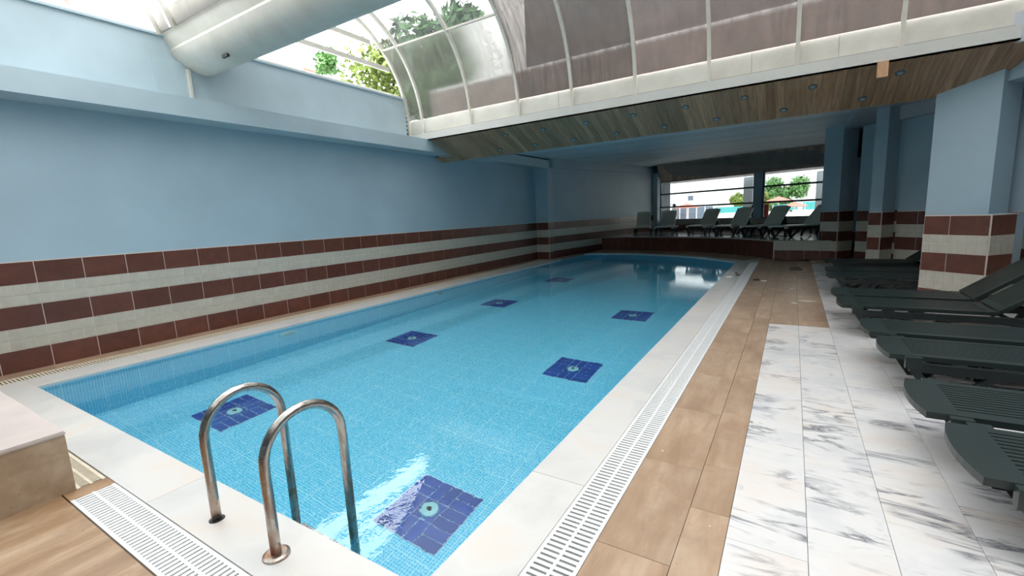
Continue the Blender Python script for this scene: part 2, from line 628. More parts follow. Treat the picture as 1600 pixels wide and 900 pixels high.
# ------------------------------------------------------------------ layout numbers (metres; pool coping top is z = 0)
WX = -7.15                       # left wall face
PX0, PX1, PY0 = -6.28, -1.20, 1.13
WATER = -0.022
DEPTH = -1.45
ROWS = [(1.196, 0.951, 'b'), (0.951, 0.722, 'c'), (0.722, 0.476, 'b'), (0.476, 0.242, 'c'), (0.242, 0.0, 'b')]
ARC = [(-1.20, 13.05), (-1.70, 13.62), (-2.34, 14.17), (-3.20, 14.72), (-4.09, 15.06), (-4.80, 15.22), (-5.50, 15.24), (-6.28, 15.05)]
PLAT = [(0.95, 13.62), (-0.38, 13.80), (-0.80, 14.45), (-1.30, 15.00), (-2.05, 15.58), (-2.85, 16.02), (-4.10, 16.50), (-5.35, 16.75), (-6.6, 16.80)]
PZ = 0.49
W0, W1 = Vector((-5.4, 22.2, 0)), Vector((1.03, 19.3, 0))
WD = (W1 - W0).normalized()
WN = Vector((-WD.y, WD.x, 0))    # outward


# ------------------------------------------------------------------ floor
floor = struct(MB().box(-7.15, PX0 - 0.02, PY0 - 0.3, 17.2, -0.12, -0.05)
               .box(-7.15, 6.0, -4.0, PY0 - 0.02, -0.12, -0.05)
               .box(PX1 + 0.02, 6.0, PY0 - 0.02, 17.2, -0.12, -0.05)
               .prism([(PX0 - 0.02, 15.1)] + [(x, y + 0.02) for x, y in ARC[::-1]][1:] + [(PX1 + 0.02, 17.2), (PX0 - 0.02, 17.2)], -0.12, -0.05)
               .box(-7.6, 6.2, 17.1, 23.5, -0.12, -0.05)
               .build('floor', M['channel']))
T = 0.05


def slab(name, x0, x1, y0, y1, mat, parent, gap=0.002, ch=0.0015):
    return piece(name, (x1 - x0 - gap, y1 - y0 - gap, T), mat, ((x0 + x1) / 2, (y0 + y1) / 2, -T / 2), (0, 0, 0), parent, ch)


# travertine beside the right drain: two columns, staggered joints
TR0, TR1, TR2 = -0.68, -0.365, -0.19
y = 0.92
while y < 13.4:
    slab('travertine_tile', TR0, TR1, y, y + 0.785, M['travertine'], floor)
    y += 0.785
y = 0.60
i = 0
while y < 13.4:
    h = (0.77, 0.77, 0.43)[i % 3]
    slab('travertine_tile', TR1, TR2, y, y + h, M['travertine'], floor)
    y += h
    i += 1
for k, (xa, xb) in enumerate(((-0.19, 0.115), (0.115, 0.42))):
    y = 6.215 + 0.30 * k
    if k:
        slab('travertine_tile', xa, xb, 6.215, 6.515, M['travertine'], floor)
    while y < 13.4:
        slab('travertine_tile', xa, xb, y, y + 0.61, M['travertine'], floor)
        y += 0.61
# near floor, in front of the near drain
for ix in range(5):
    for iy in range(2):
        x1 = TR0 - ix * 1.45
        x0 = max(x1 - 1.45, -7.15)
        y1 = 0.625 - iy * 0.61
        slab('brown_stone_slab', x0, x1, y1 - 0.61, y1, M['brown_stone'], floor, 0.004)
slab('travertine_tile', TR0, TR2, -0.3, 0.60, M['travertine'], floor)
slab('edge_slab', -3.452, -3.332, 0.628, 0.83, M['brown_stone'], floor)
slab('travertine_tile', TR0, TR1, 0.60, 0.92, M['travertine'], floor)
# marble field under the loungers
xs = [-0.19 + 0.305 * k for k in range(15)]
for k in range(14):
    y = -0.62 + (0.17, 0.41, 0.0, 0.29)[k % 4]
    top = 6.215 if k < 2 else 12.9
    while y < top - 0.02:
        slab('marble_tile', xs[k], xs[k + 1], y, min(y + 0.61, top), M['marble'], floor)
        y += 0.61
for k in range(12):   # plain stone at the far end in front of the platform
    slab('travertine_tile', -0.68 + k * 0.4, -0.28 + k * 0.4, 13.42 if k < 3 else 12.92, 14.6, M['travertine'], floor)
for k in range(4):    # narrow strip between the left wall and its drain
    pass
y = PY0 - 0.3
while y < 13.4:
    slab('edge_slab', WX, -6.90, y, min(y + 0.6, 13.4), M['travertine'], floor)
    y += 0.6

# dark wet marks and patches of paler tone on the far floor
M['wet'] = plain('wet_stone', (0.10, 0.075, 0.055), 0.15, 0.15, 8)
M['pale_tone'] = plain('pale_mark_tone', (0.78, 0.74, 0.68), 0.6, 0.08, 12)
_rs = random.Random(4)
for (mx, my, rx, ry, mt, nm) in ((-0.55, 9.92, 0.07, 0.16, 'wet', 'wet_mark'), (-0.42, 9.80, 0.06, 0.10, 'wet', 'wet_mark'), (-1.02, 10.85, 0.07, 0.16, 'wet', 'wet_mark'),
                                 (-1.06, 10.2, 0.08, 0.2, 'wet', 'wet_mark'), (-0.94, 10.55, 0.05, 0.15, 'wet', 'wet_mark'), (0.10, 11.8, 0.15, 0.35, 'wet', 'wet_mark'),
                                 (0.24, 7.88, 0.13, 0.035, 'pale_tone', 'pale_mark'), (0.08, 7.66, 0.04, 0.05, 'pale_tone', 'pale_mark'), (0.04, 8.98, 0.03, 0.05, 'pale_tone', 'pale_mark')):
    ps = [(rx * (0.7 + 0.5 * _rs.random()) * cos(2 * pi * k / 12), ry * (0.7 + 0.5 * _rs.random()) * sin(2 * pi * k / 12)) for k in range(12)]
    MB().prism(ps, 0.0, 0.0012).build(nm, M[mt], floor, loc=(mx, my, 0))

# coping stones
coping = struct(MB().box(-6.3, -6.285, 1.2, 15.0, -0.12, -0.055).build('trim_1', M['coping']))
y = PY0 - 0.30
for n in range(12):
    slab('coping_slab', PX1 - 0.004, -0.885, y, y + 1.23, M['coping'], coping, 0.003)
    y += 1.23
    if y > 13.0:
        break
x = PX1
k = 0
while x > PX0 + 0.01:
    w = (1.71, 1.5, 1.2)[k % 3]
    xa = max(PX0 - 0.40, x - w)
    slab('coping_slab', xa, x, PY0 - 0.30, PY0 + 0.004, M['coping'], coping, 0.003)
    x = xa
    k += 1
y = PY0
while y < 13.1:
    slab('coping_slab', -6.68, PX0 + 0.004, y, min(y + 0.9, 13.15), M['coping'], coping, 0.003)
    y += 0.9
for i in range(len(ARC) - 1):      # curved far edge, stones cut to the curve
    a, b = Vector(ARC[i]), Vector(ARC[i + 1])
    def out(p):
        q = Vector((p.x + 3.9, p.y - 9.5)).normalized()
        return p + q * 0.33
    MB().prism([a, out(a), out(b), b], -T, 0.0).build('coping_slab', M['coping'], coping)
MB().prism([(-1.2, 13.0), (-0.885, 13.0), (-0.68, 13.42), (-0.68, 14.2), (-1.05, 13.40)], -T, -0.002).build('coping_slab', M['coping'], coping)
far = [Vector(p) for p in ARC]
for i in range(len(far) - 1):      # stone band between the far coping and the platform front
    a, b = far[i], far[i + 1]
    q0 = Vector((a.x + 3.9, a.y - 9.5)).normalized()
    q1 = Vector((b.x + 3.9, b.y - 9.5)).normalized()
    MB().prism([a + q0 * 0.335, a + q0 * 2.4, b + q1 * 2.4, b + q1 * 0.335], -T, -0.004).build('edge_slab', M['travertine'], floor)
MB().box(-7.15, -6.285, 13.15, 17.0, -T, -0.004).build('edge_slab', M['travertine'], floor)

# ------------------------------------------------------------------ pool basin
basin = struct(link('pool_basin', None))
basin.empty_display_size = 0.1
plan = [(PX0, PY0), (PX1, PY0)] + ARC
fl = MB().prism([(p[0], p[1]) for p in plan], DEPTH - 0.05, DEPTH).build('basin_floor', M['mosaic_floor'], basin)


def wallquad(name, a, b, mat):
    d = Vector((b[0] - a[0], b[1] - a[1], 0)).normalized()
    n = Vector((d.y, -d.x, 0)) * 0.02      # outward for a counter-clockwise plan
    return MB().prism([(a[0], a[1]), (a[0] + n.x, a[1] + n.y), (b[0] + n.x, b[1] + n.y), (b[0], b[1])], DEPTH - 0.05, -0.0501).build(name, mat, basin)


wallquad('basin_wall', (PX0, PY0), (PX1, PY0), M['mosaic_wall_y'])
wallquad('basin_wall', (PX1, PY0), ARC[0], M['mosaic_wall_x'])
for i in range(len(ARC) - 1):
    wallquad('basin_wall', ARC[i], ARC[i + 1], M['mosaic_wall_y'])
wallquad('basin_wall', ARC[-1], (PX0, PY0), M['mosaic_wall_x'])
# dark blue tile squares, each with its lamp in the middle
for cx in (-5.10, -2.31):
    for cy in (2.34, 5.09, 7.66, 10.55):
        if cx > -3 and cy > 9:
            continue
        MB().box(cx - 0.305, cx + 0.305, cy - 0.305, cy + 0.305, DEPTH, DEPTH + 0.004).build('tile_bed', M['patch_grout'], basin)
        for a in range(3):
            for b in range(3):
                px, py = cx - 0.2 + a * 0.2, cy - 0.2 + b * 0.2
                vert = (a == 1) or (a == 0 and b == 1)
                for s in (-0.05, 0.05):
                    dims = (0.093, 0.193, 0.006) if vert else (0.193, 0.093, 0.006)
                    piece('dark_blue_tile', dims, M['dark_blue_tile'], (px + (s if vert else 0), py + (0 if vert else s), DEPTH + 0.005), (0, 0, 0), basin)
        lamp = MB().tube([(cx, cy, DEPTH + 0.004), (cx, cy, DEPTH + 0.022), (cx, cy, DEPTH + 0.03)], [0.075, 0.07, 0.03], 20).build('inlet_cap', M['aqua_plastic'], basin)
        MB().tube([(cx, cy, DEPTH + 0.03), (cx, cy, DEPTH + 0.036)], 0.02, 10).build('inlet_hole', M['black'], lamp)
for y in (3.75, 7.15, 10.4):
    w = MB().tube([(PX0 + 0.001, y, -0.42), (PX0 + 0.03, y, -0.42), (PX0 + 0.04, y, -0.42)], [0.14, 0.13, 0.09], 24).build('wall_lamp', M['aqua_plastic'], basin)
    MB().tube([(PX0 + 0.04, y, -0.42), (PX0 + 0.05, y, -0.42)], 0.085, 20).build('wall_lamp_lens', M['chrome'], w)

wp = [(PX0 + 0.001, PY0 + 0.001), (PX1 - 0.001, PY0 + 0.001)] + [(x, y - 0.002) for x, y in ARC]
wat = link('pool_water', mesh('pool_water', [(x, y, WATER) for x, y in wp], [tuple(range(len(wp)))], M['water']))
tag(wat, 'clear blue pool water with light ripples filling the basin', 'water')


# ------------------------------------------------------------------ drain grates
def grate(name, label, p0, p1, width, mat, n_single, pitch=0.031, slot=0.0125, two=True, h=0.02):
    """slotted drain cover from p0 to p1 (centre line); first n_single bars are parts, the rest one part"""
    p0, p1 = Vector(p0), Vector(p1)
    L = (p1 - p0).length
    ang = math.atan2((p1 - p0).y, (p1 - p0).x)
    g = empty(name, (p0.x, p0.y, 0), ang)
    tag(g, label, 'drain grate')
    e = 0.019
    w = width / 2
    f = MB().box(0, L, -w + 0.002, -w + e, -h, 0).box(0, L, w - e, w - 0.002, -h, 0)
    if two:
        f.box(0, L, -0.007, 0.007, -h, 0)
    f.build('rail', mat, g)
    n = int(L / pitch)
    bw = pitch - slot
    rest = MB()
    ns = 0
    for i in range(n):
        for (a, b) in (((-w + e, -0.007), (0.007, w - e)) if two else ((-w + e, w - e),)):
            if ns < n_single:
                piece('bar', (bw, b - a, h * 0.9), mat, ((i + 0.5) * pitch, (a + b) / 2, -h * 0.48), (0, 0, 0), g)
                ns += 1
            else:
                rest.box(i * pitch + slot / 2, (i + 1) * pitch - slot / 2, a, b, -h * 0.93, -h * 0.03)
    if rest.v:
        stuff(rest.build('bars', mat, g))
    return g


grate('drain_grate', 'long white slotted drain grate along the right edge of the pool', (-0.7825, 0.84), (-0.7825, 13.0), 0.205, M['white_plastic'], 300)
grate('drain_grate', 'short white slotted drain grate in front of the pool ladder', (-3.33, 0.728), (-0.885, 0.728), 0.20, M['white_plastic'], 150)
grate('drain_grate', 'yellowed slotted drain grate behind the stone step', (-6.68, 0.757), (-3.455, 0.757), 0.135, M['cream_plastic'], 0, 0.021)
grate('drain_grate', 'slotted drain grate at the foot of the tiled left wall', (-6.79, 0.83), (-6.79, 13.1), 0.215, M['cream_plastic'], 60, 0.030, 0.013, False)

# ------------------------------------------------------------------ stone step, lower left
st = MB().box(-7.10, -3.452, -1.6, 0.688, -0.0, 0.335).build('stone_step', M['step_stone'])
tag(st, 'brown stone step block with pinkish marble top at the lower left corner', 'step')
bm = bmesh.new()
bmesh.ops.create_cube(bm, size=1)
bmesh.ops.scale(bm, vec=(3.655, 2.295, 0.025), verts=bm.verts)
bmesh.ops.bevel(bm, geom=[e for e in bm.edges], offset=0.006, segments=2, affect='EDGES')
me = bpy.data.meshes.new('step_top')
bm.to_mesh(me)
bm.free()
me.materials.append(M['step_top'])
o = link('step_top', me, st)
o.location = (-7.102 + 1.829, -1.602 + 1.1465, 0.3475)


# ------------------------------------------------------------------ walls
def tile_band(a, b, parent, tilew=0.4095, off=0.0, rows=ROWS, thick=0.012, mosaic_parts=True, zmin=-1, start_cut=0.0):
    """brown and cream tile bands on the face from a to b (seen from the right-hand side of a->b is the room: n = left normal)"""
    a, b = Vector(a), Vector(b)
    L = (b - a).length
    d = (b - a) / L
    n = Vector((-d.y, d.x))
    ang = math.atan2(d.y, d.x)
    # grout bed
    zb = max(zmin, 0)
    bed = MB()
    bed.prism([a, a + n * (thick - 0.004), b + n * (thick - 0.004), b][::-1], zb, 1.203)
    bed.build('grout_bed', M['grout'], parent)
    cream = MB()
    s = -off
    while s < L - 0.01:
        s0, s1 = max(s, 0), min(s + tilew, L)
        for (zt, zl, kind) in rows:
            zl2 = max(zl, zmin)
            if zt - zl2 < 0.03 or s1 - s0 < 0.02:
                continue
            if kind == 'b':
                c = a + d * ((s0 + s1) / 2) + n * (thick / 2)
                piece('wall_tile', (s1 - s0 - 0.008, thick, zt - zl2 - 0.008), M['brown_tile'], (c.x, c.y, (zt + zl2) / 2), (0, 0, ang), parent)
            else:
                for q in range(4):
                    u0, u1 = s + q * tilew / 4, s + (q + 1) * tilew / 4
                    u0, u1 = max(u0, 0), min(u1, L)
                    if u1 - u0 < 0.02:
                        continue
                    for (za, zc) in ((zl2, (zl2 + zt) / 2), ((zl2 + zt) / 2, zt)):
                        c = a + d * ((u0 + u1) / 2) + n * (thick / 2)
                        if mosaic_parts and c.y < 5.6:
                            piece('mosaic_tile', (u1 - u0 - 0.007, thick, zc - za - 0.007), M['cream_tile'], (c.x, c.y, (za + zc) / 2), (0, 0, ang), parent)
                        else:
                            w, h = (u1 - u0 - 0.007) / 2, (zc - za - 0.007) / 2
                            m = (za + zc) / 2
                            p = [c - d * w - n * thick / 2, c + d * w - n * thick / 2, c + d * w + n * thick / 2, c - d * w + n * thick / 2]
                            cream.prism(p, m - h, m + h)
        s += tilew
    if cream.v:
        stuff(cream.build('mosaic_tiles', M['cream_tile'], parent))


# left wall: face x = WX; the walk a->b runs toward -y so that its left normal points into the room (+x)
wl = struct(MB().box(WX - 0.25, WX, -4.0, 13.45, -0.05, 2.91).build('wall_left', M['blue_paint']))
tile_band((WX, 13.16), (WX, -0.2), wl, off=0.18)
struct(MB().box(WX - 0.25, -6.75, -4.0, 13.45, 2.91, 3.16).build('trim_2', M['blue_steel']))      # projecting beam
up = struct(MB().box(-7.45, -7.30, -4.0, 7.71, 3.16, 4.03).build('wall_upper', M['blue_steel']))
MB().box(-7.47, -7.265, -4.0, 7.71, 4.03, 4.06).build('sill_lip', M['blue_steel'], up)
for y in (6.9, 3.9, 2.55):
    pass
for k in range(9):
    MB().tube([(-7.30, 7.66, 3.25 + k * 0.085), (-7.288, 7.66, 3.25 + k * 0.085)], 0.014, 8).build('rivet', M['black'], up)
MB().box(-7.305, -7.285, 7.685, 7.71, 3.17, 4.03).build('edge_strip', M['black'], up)
MB().box(-7.30, -7.26, 2.98, 3.62, 3.16, 3.75).build('gutter_bracket', M['blue_steel'], up)
MB().box(-7.26, -7.20, 3.36, 3.39, 3.16, 3.66).build('bracket_rib', M['white_paint'], up)

# pillar and skewed back wall on the left
pil = struct(MB().prism([(-7.15, 13.16), (-6.70, 13.16), (-6.70, 13.52), (-7.15, 13.52)], -0.05, 2.92).build('wall_pillar_left', M['blue_paint']))
tile_band((-6.70, 13.16), (-7.15, 13.16), pil, off=0.0, mosaic_parts=False)
tile_band((-6.70, 13.52), (-6.70, 13.16), pil, off=0.0, mosaic_parts=False)
A0, A1 = Vector((-6.75, 13.52)), Vector((-5.50, 21.85))
ad = (A1 - A0).normalized()
an = Vector((ad.y, -ad.x))
wbl = struct(MB().prism([A0, A1, A1 - an * 0.25, A0 - an * 0.25], -0.05, [2.93, 3.08, 3.08, 2.93]).build('wall_back_left', M['blue_paint']))
tile_band(A1, A0, wbl, mosaic_parts=False)
struct(MB().prism([A0 + an * 0.10, A1 + an * 0.10, A1 - an * 0.25, A0 - an * 0.25], [2.93, 3.08, 3.08, 2.93], 3.40).build('trim_3', M['blue_paint']))
B0 = A1 - ad * 0.30
pl2 = struct(MB().prism([B0 + an * 0.22, A1 + an * 0.22, A1, B0], -0.05, 3.08).build('wall_pillar_window', M['blue_paint']))

# window wall: parapet with sill, jambs, header
win_wall = struct(MB().prism([W0 - WD * 0.4, W0 + WD * 7.4, W0 + WD * 7.4 + WN * 0.2, W0 - WD * 0.4 + WN * 0.2], 0, 0.93)
                  .prism([W0 + WD * -0.4, W0 + WD * 7.4, W0 + WD * 7.4 + WN * 0.2, W0 + WD * -0.4 + WN * 0.2], 2.70, 3.6)
                  .prism([W0 - WD * 0.5, W0, W0 + WN * 0.2, W0 - WD * 0.5 + WN * 0.2], 0, 3.6)
                  .prism([W0 + WD * 7.05, W0 + WD * 7.6, W0 + WD * 7.6 + WN * 0.2, W0 + WD * 7.05 + WN * 0.2], 0, 3.6)
                  .build('wall_back', M['blue_paint']))
tile_band((W1.x, W1.y), (W0.x, W0.y), win_wall, rows=[(1.196, 0.951, 'b'), (0.93, 0.722, 'c'), (0.722, 0.49, 'b')][1:], mosaic_parts=False, zmin=PZ)
for c in [c for c in win_wall.children if c.name.startswith('grout_bed')]:
    bpy.data.objects.remove(c)

win = struct(link('window_1', None))
win.empty_display_size = 0.1


def wbar(s0, s1, z0, z1, name, mat, depth=0.06, off=0.05):
    a, b = W0 + WD * s0 + WN * off, W0 + WD * s1 + WN * off
    c, e = b + WN * depth, a + WN * depth
    return MB().prism([a, b, c, e], z0, z1).build(name, mat, win)


wbar(4.45, 4.78, 0.93, 2.70, 'mullion', M['blue_paint'], 0.16, 0.0)
for (s0, s1) in ((0.0, 4.45), (4.78, 7.05)):
    for z in (1.53, 2.13):
        wbar(s0, s1, z - 0.035, z + 0.035, 'window_bar', M['window_frame'])
    wbar(s0, s1, 0.93, 0.97, 'window_frame', M['window_frame'])
    wbar(s0, s1, 2.665, 2.70, 'window_frame', M['window_frame'])
    wbar(s0, s0 + 0.045, 0.97, 2.665, 'window_frame', M['window_frame'])
    wbar(s1 - 0.045, s1, 0.97, 2.665, 'window_frame', M['window_frame'])
    for (z0, z1) in ((0.97, 1.495), (1.565, 2.095), (2.165, 2.665)):
        wbar(s0 + 0.045, s1 - 0.045, z0, z1, 'pane', M['tinted_glass'], 0.008, 0.076)


# right-hand side: 45 degree columns and wall pieces
def col45(name, left, length, depth, ztop, tiles=True):
    """column whose front face runs from `left` along (0.71,-0.71)"""
    d = Vector((0.7071, -0.7071))
    n = Vector((0.7071, 0.7071))
    a = Vector(left)
    b = a + d * length
    o = struct(MB().prism([a, b, b + n * depth, a + n * depth], -0.05, ztop).build(name, M['blue_paint']))
    if tiles:
        tile_band(b, a, o, tilew=0.41, mosaic_parts=True)
        tile_band(b + n * depth, b, o, tilew=0.41, mosaic_parts=True)
        tile_band(a, a + n * depth, o, tilew=0.41, mosaic_parts=True)
    return o


def wall45(name, a, b, ztop, thick=0.2, tiles=True, zt=3.15):
    a, b = Vector(a), Vector(b)
    d = (b - a).normalized()
    n = Vector((-d.y, d.x))
    o = struct(MB().prism([a, b, b + n * thick, a + n * thick], -0.05, ztop).build(name, M['blue_paint']))
    if tiles:
        tile_band(b, a, o, mosaic_parts=False)
    return o


near = col45('wall_column_near', (1.50, 8.03), 0.70, 0.40, 1.19)
ncl = [(1.585, 8.52), (2.13, 8.17), (2.40, 8.52), (1.855, 8.87)]
MB().prism(ncl, 1.0, [2.82, 2.95, 3.2, 3.2]).build('column_shaft', M['blue_paint'], near)
struct(MB().prism([(1.9, 8.4), (2.30, 8.05), (2.5, 8.3), (2.1, 8.8)], -0.05, 1.19).build('wall_column_base', M['blue_paint']))
col45('wall_column_mid', (1.27, 11.25), 0.24, 0.30, 3.15)
col45('wall_column_far', (0.60, 13.86), 0.48, 0.45, 3.25)
wall45('wall_right_far', (1.30, 13.55), (2.95, 11.9), 3.2)
wall45('wall_right_mid', (1.70, 11.30), (3.7, 9.3), 3.2)
wall45('wall_right_near', (2.30, 8.80), (6.0, 5.1), 3.2)
struct(MB().box(6.0, 6.2, -4.0, 5.1, -0.05, 3.2).build('wall_right', M['blue_paint']))
struct(MB().box(-7.4, 6.2, -4.2, -4.0, -0.05, 3.2).build('wall_near', M['blue_paint']))
struct(MB().prism([(1.03, 14.2), (1.25, 14.2), (1.30, 19.3), (1.08, 19.3)], -0.05, 3.4).build('wall_platform_right', M['blue_paint']))
struct(MB().box(6.0, 6.2, 5.1, 24.0, -0.05, 3.4).box(1.3, 6.2, 19.6, 19.8, -0.05, 3.5).build('wall_right_outer', M['blue_paint']))
struct(MB().box(-7.8, -7.45, 7.8, 24.0, -0.05, 3.6).box(-7.45, -6.8, 13.9, 14.1, -0.05, 3.6).prism([W0 - WD * 2.6, W0 - WD * 0.3, W0 - WD * 0.3 + WN * 0.25, W0 - WD * 2.6 + WN * 0.25], -0.05, 3.6).build('wall_left_outer', M['blue_paint']))
# beam over the near column
struct(MB().prism([(2.14, 8.30), (3.95, 4.6), (4.2, 4.7), (2.38, 8.42)], 2.80, 3.3).build('trim_4', M['blue_paint']))

# ------------------------------------------------------------------ ceilings and soffits
def clg(name, pts, z0, z1, mat):
    return struct(MB().prism(pts, z0, z1).build(name, mat))


CY = 8.61
ceil = clg('ceiling', [(-7.6, CY), (0.98, CY), (1.10, 18.6), (-5.0, 20.5), (-7.6, 23.4)], [3.17, 3.17, 3.32, 3.36, 3.36], [3.5] * 5, M['ceiling_paint'])
struct(MB().box(-7.8, 1.5, 17.5, 21.0, 3.5, 3.62).prism([(-7.8, 21.0), (-2.0, 21.0), (-5.2, 22.45), (-7.8, 23.6)], 3.5, 3.62).build('ceiling_roof_slab', M['concrete']))
nb = 44
for i in range(nb):                # boards across the ceiling
    y0 = CY + 0.02 + i * 0.223
    if y0 > 18.2:
        break
    z = 3.17 + (y0 - CY) * 0.0155 - 0.013
    xl = -6.74 if y0 < 13.4 else -6.64 + (y0 - 13.5) * 0.15
    piece('ceiling_board', (0.96 - xl, 0.210, 0.024), M['ceiling_paint'], ((0.96 + xl) / 2, y0 + 0.11, z), (0.0155, 0, 0), ceil, 0.006)
clg('ceiling_right', [(0.98, 8.62), (6.2, 8.62), (6.2, 14.5), (1.03, 14.5)], 3.12, 3.45, M['grey_ceiling'])
clg('ceiling_rear', [(1.03, 14.5), (6.2, 14.5), (6.2, 24), (1.10, 24)], 3.12, 3.45, M['grey_ceiling'])
clg('ceiling_side', [(3.35, -4.2), (6.2, -4.2), (6.2, 8.62), (1.62, 8.62), (1.62, 8.16), (3.35, 6.42)], 3.12, 3.45, M['grey_ceiling'])
clg('ceiling_near', [(-7.4, -4.2), (3.35, -4.2), (3.35, -1.08), (-7.4, -1.08)], 3.16, 3.45, M['ceiling_paint'])
struct(MB().prism([(0.90, CY), (1.06, CY), (1.14, 18.5), (0.98, 18.5)], [3.02, 3.02, 3.16, 3.16], [3.16, 3.16, 3.3, 3.3]).build('trim_5', M['grey_ceiling']))
struct(MB().prism([(1.45, 11.40), (2.9, 9.95), (3.0, 10.05), (1.55, 11.5)], 2.88, 3.12).build('trim_6', M['grey_ceiling']))

# near sloping soffit: from the foot of the white beam (y 7.68, z 3.14) down to (y 8.60, z 2.775)
SA, SB = Vector((7.70, 3.135)), Vector((8.60, 2.775))
sl = math.atan2(SB.y - SA.y, SB.x - SA.x)
SLEN = (SB - SA).length
soff = struct(MB().add([(-6.75, SA.x, SA.y + 0.012), (2.35, SA.x, SA.y + 0.012), (1.75, SB.x, SB.y + 0.012), (-7.15, SB.x, SB.y + 0.012),
                        (-6.75, 7.985, 3.45), (2.35, 7.985, 3.45), (1.75, SB.x, 3.45), (-7.15, SB.x, 3.45)], BOXF).build('ceiling_soffit', M['concrete']))
x = -7.14
while x < 2.4:
    w = 0.118
    t0 = 0.0
    if x < -6.76:
        t0 = 0.80 - max(0, (-6.9 - x)) * 0.25      # short boards under the beam by the wall
    t1 = 1.0
    if x > 1.72:
        t1 = max(0.25, 1.0 - (x - 1.72) * 0.95)
    c = SA.lerp(SB, (t0 + t1) / 2)
    off = -0.004 if int(x * 100) % 3 else -0.006
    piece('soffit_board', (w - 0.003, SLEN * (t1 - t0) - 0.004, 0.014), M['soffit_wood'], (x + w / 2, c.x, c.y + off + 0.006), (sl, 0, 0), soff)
    x += w
MB().bar((-7.14, SB.x + 0.006, SB.y + 0.01), (1.74, SB.x + 0.006, SB.y + 0.01), 0.012, 0.03).build('edge_trim', M['blue_steel'], soff)

# recessed lamps in two staggered rows
SN = Vector((0, sin(sl), -cos(sl)))
li = 0
for row, (yy, xs_) in enumerate(((7.93, (-4.92, -4.08, -3.22, -2.37, -1.53, -0.69, 0.16, 1.10)), (8.38, (-5.36, -4.51, -3.66, -2.81, -1.96, -1.13, -0.19, 0.77)))):
    for k, xx in enumerate(xs_):
        zz = 3.135 + (yy - 7.70) * (2.775 - 3.135) / 0.90
        base = Vector((xx, yy, zz)) + SN * 0.004
        dl = empty('recessed_lamp', base)
        ordw = ('first', 'second', 'third', 'fourth', 'fifth', 'sixth', 'seventh', 'eighth')[k]
        tag(dl, 'small recessed lamp in the wooden soffit, %s from the left in the %s row' % (ordw, 'upper' if row == 0 else 'lower'), 'lamp', 'recessed lamps in the near wooden soffit')
        m = MB()
        vs, fs = [], []
        m.tube([Vector((0, 0, 0)), SN * 0.008, SN * 0.012], [0.055, 0.055, 0.038], 16).build('lamp_ring', M['window_frame'], dl)
        MB().tube([SN * 0.0121, SN * 0.015], [0.031, 0.026], 14).build('lamp_lens', M['lamp_lens'], dl)

wb = MB().box(-0.055, 0.055, -0.03, 0.03, -0.11, 0.075).build('wooden_block', M['pine'])
wb.location = (0.885, 7.645, 3.07)
tag(wb, 'small raw pine wood block fixed at the foot of the white beam', 'wood block')

# far sloping soffit above the window
FA0, FA1 = Vector((-5.1, 20.5, 3.34)), Vector((1.1, 18.55, 3.31))
FB0, FB1 = W0 + WN * 0.0 + Vector((0, 0, 2.705)), W1 + Vector((0, 0, 2.705))
soff2 = struct(MB().add([FA0, FA1, FB1, FB0, FA0 + Vector((0, 0, 0.3)), FA1 + Vector((0, 0, 0.3)), FB1 + Vector((0, 0, 0.9)), FB0 + Vector((0, 0, 0.9))], BOXF).build('ceiling_soffit_far', M['concrete']))
nfb = 50
for i in range(nfb):
    u0, u1 = (i + 0.02) / nfb, (i + 0.98) / nfb
    q = [FA0.lerp(FA1, u0), FA0.lerp(FA1, u1), FB0.lerp(FB1, u1), FB0.lerp(FB1, u0)]
    dn = Vector((0, 0, -0.012))
    cen = sum(q, Vector()) / 4
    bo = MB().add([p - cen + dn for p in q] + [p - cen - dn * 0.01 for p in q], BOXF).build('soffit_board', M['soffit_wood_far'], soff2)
    bo.location = cen
for i, (u, v) in enumerate(((0.10, 0.35), (0.22, 0.28), (0.20, 0.75), (0.37, 0.28), (0.34, 0.75), (0.52, 0.28), (0.55, 0.72), (0.70, 0.3))):
    p = FA0.lerp(FA1, u).lerp(FB0.lerp(FB1, u), v) + Vector((0, 0, -0.013))
    dl = MB().tube([(0, 0, 0), (0, 0, -0.015), (0, 0, -0.02)], [0.055, 0.055, 0.03], 12).build('recessed_lamp', M['chrome'])
    dl.location = p
    tag(dl, 'tiny recessed lamp in the far soffit above the window, %s from the left' % ('first', 'second', 'third', 'fourth', 'fifth', 'sixth', 'seventh', 'eighth')[[0, 2, 1, 4, 3, 5, 6, 7][i]], 'lamp', 'recessed lamps in the far soffit')

# ------------------------------------------------------------------ white beam at the foot of the vault
beam = struct(MB().box(-7.28, 3.35, 7.68, 7.98, 3.14, 3.16).box(-7.28, 3.35, 7.68, 7.70, 3.14, 3.30).box(-7.28, 3.35, 7.70, 7.98, 3.285, 3.30)
              .build('trim_7', M['flange_paint']))
MB().box(-7.28, 3.35, 7.735, 7.76, 3.30, 3.60).build('upstand', M['white_paint'], beam)
MB().box(-7.28, 3.35, 7.725, 7.735, 3.30, 3.318).build('joint_shade_strip', M['concrete'], beam)  # solid dark strip added to draw the shade line above the flange
for xx in (-3.66, -0.60, 0.42, 2.4):
    MB().box(xx, xx + 0.006, 7.732, 7.735, 3.30, 3.60).build('seam', M['concrete'], beam)

# ------------------------------------------------------------------ vaulted roof lights
CA, CZ, RR = 5.60, 3.40, 2.12


def arc(cy, a0, a1, r, n=26):
    return [(cy + r * cos(a0 + (a1 - a0) * i / n), CZ + r * sin(a0 + (a1 - a0) * i / n)) for i in range(n + 1)]


RIBS = [-7.27, -6.88, -5.60, -4.48, -3.39, -2.27, -1.16, -0.04, 1.06, 2.16, 3.26]
AEND = pi - radians(46)
SPLIT1, SPLIT2 = radians(45), radians(100)


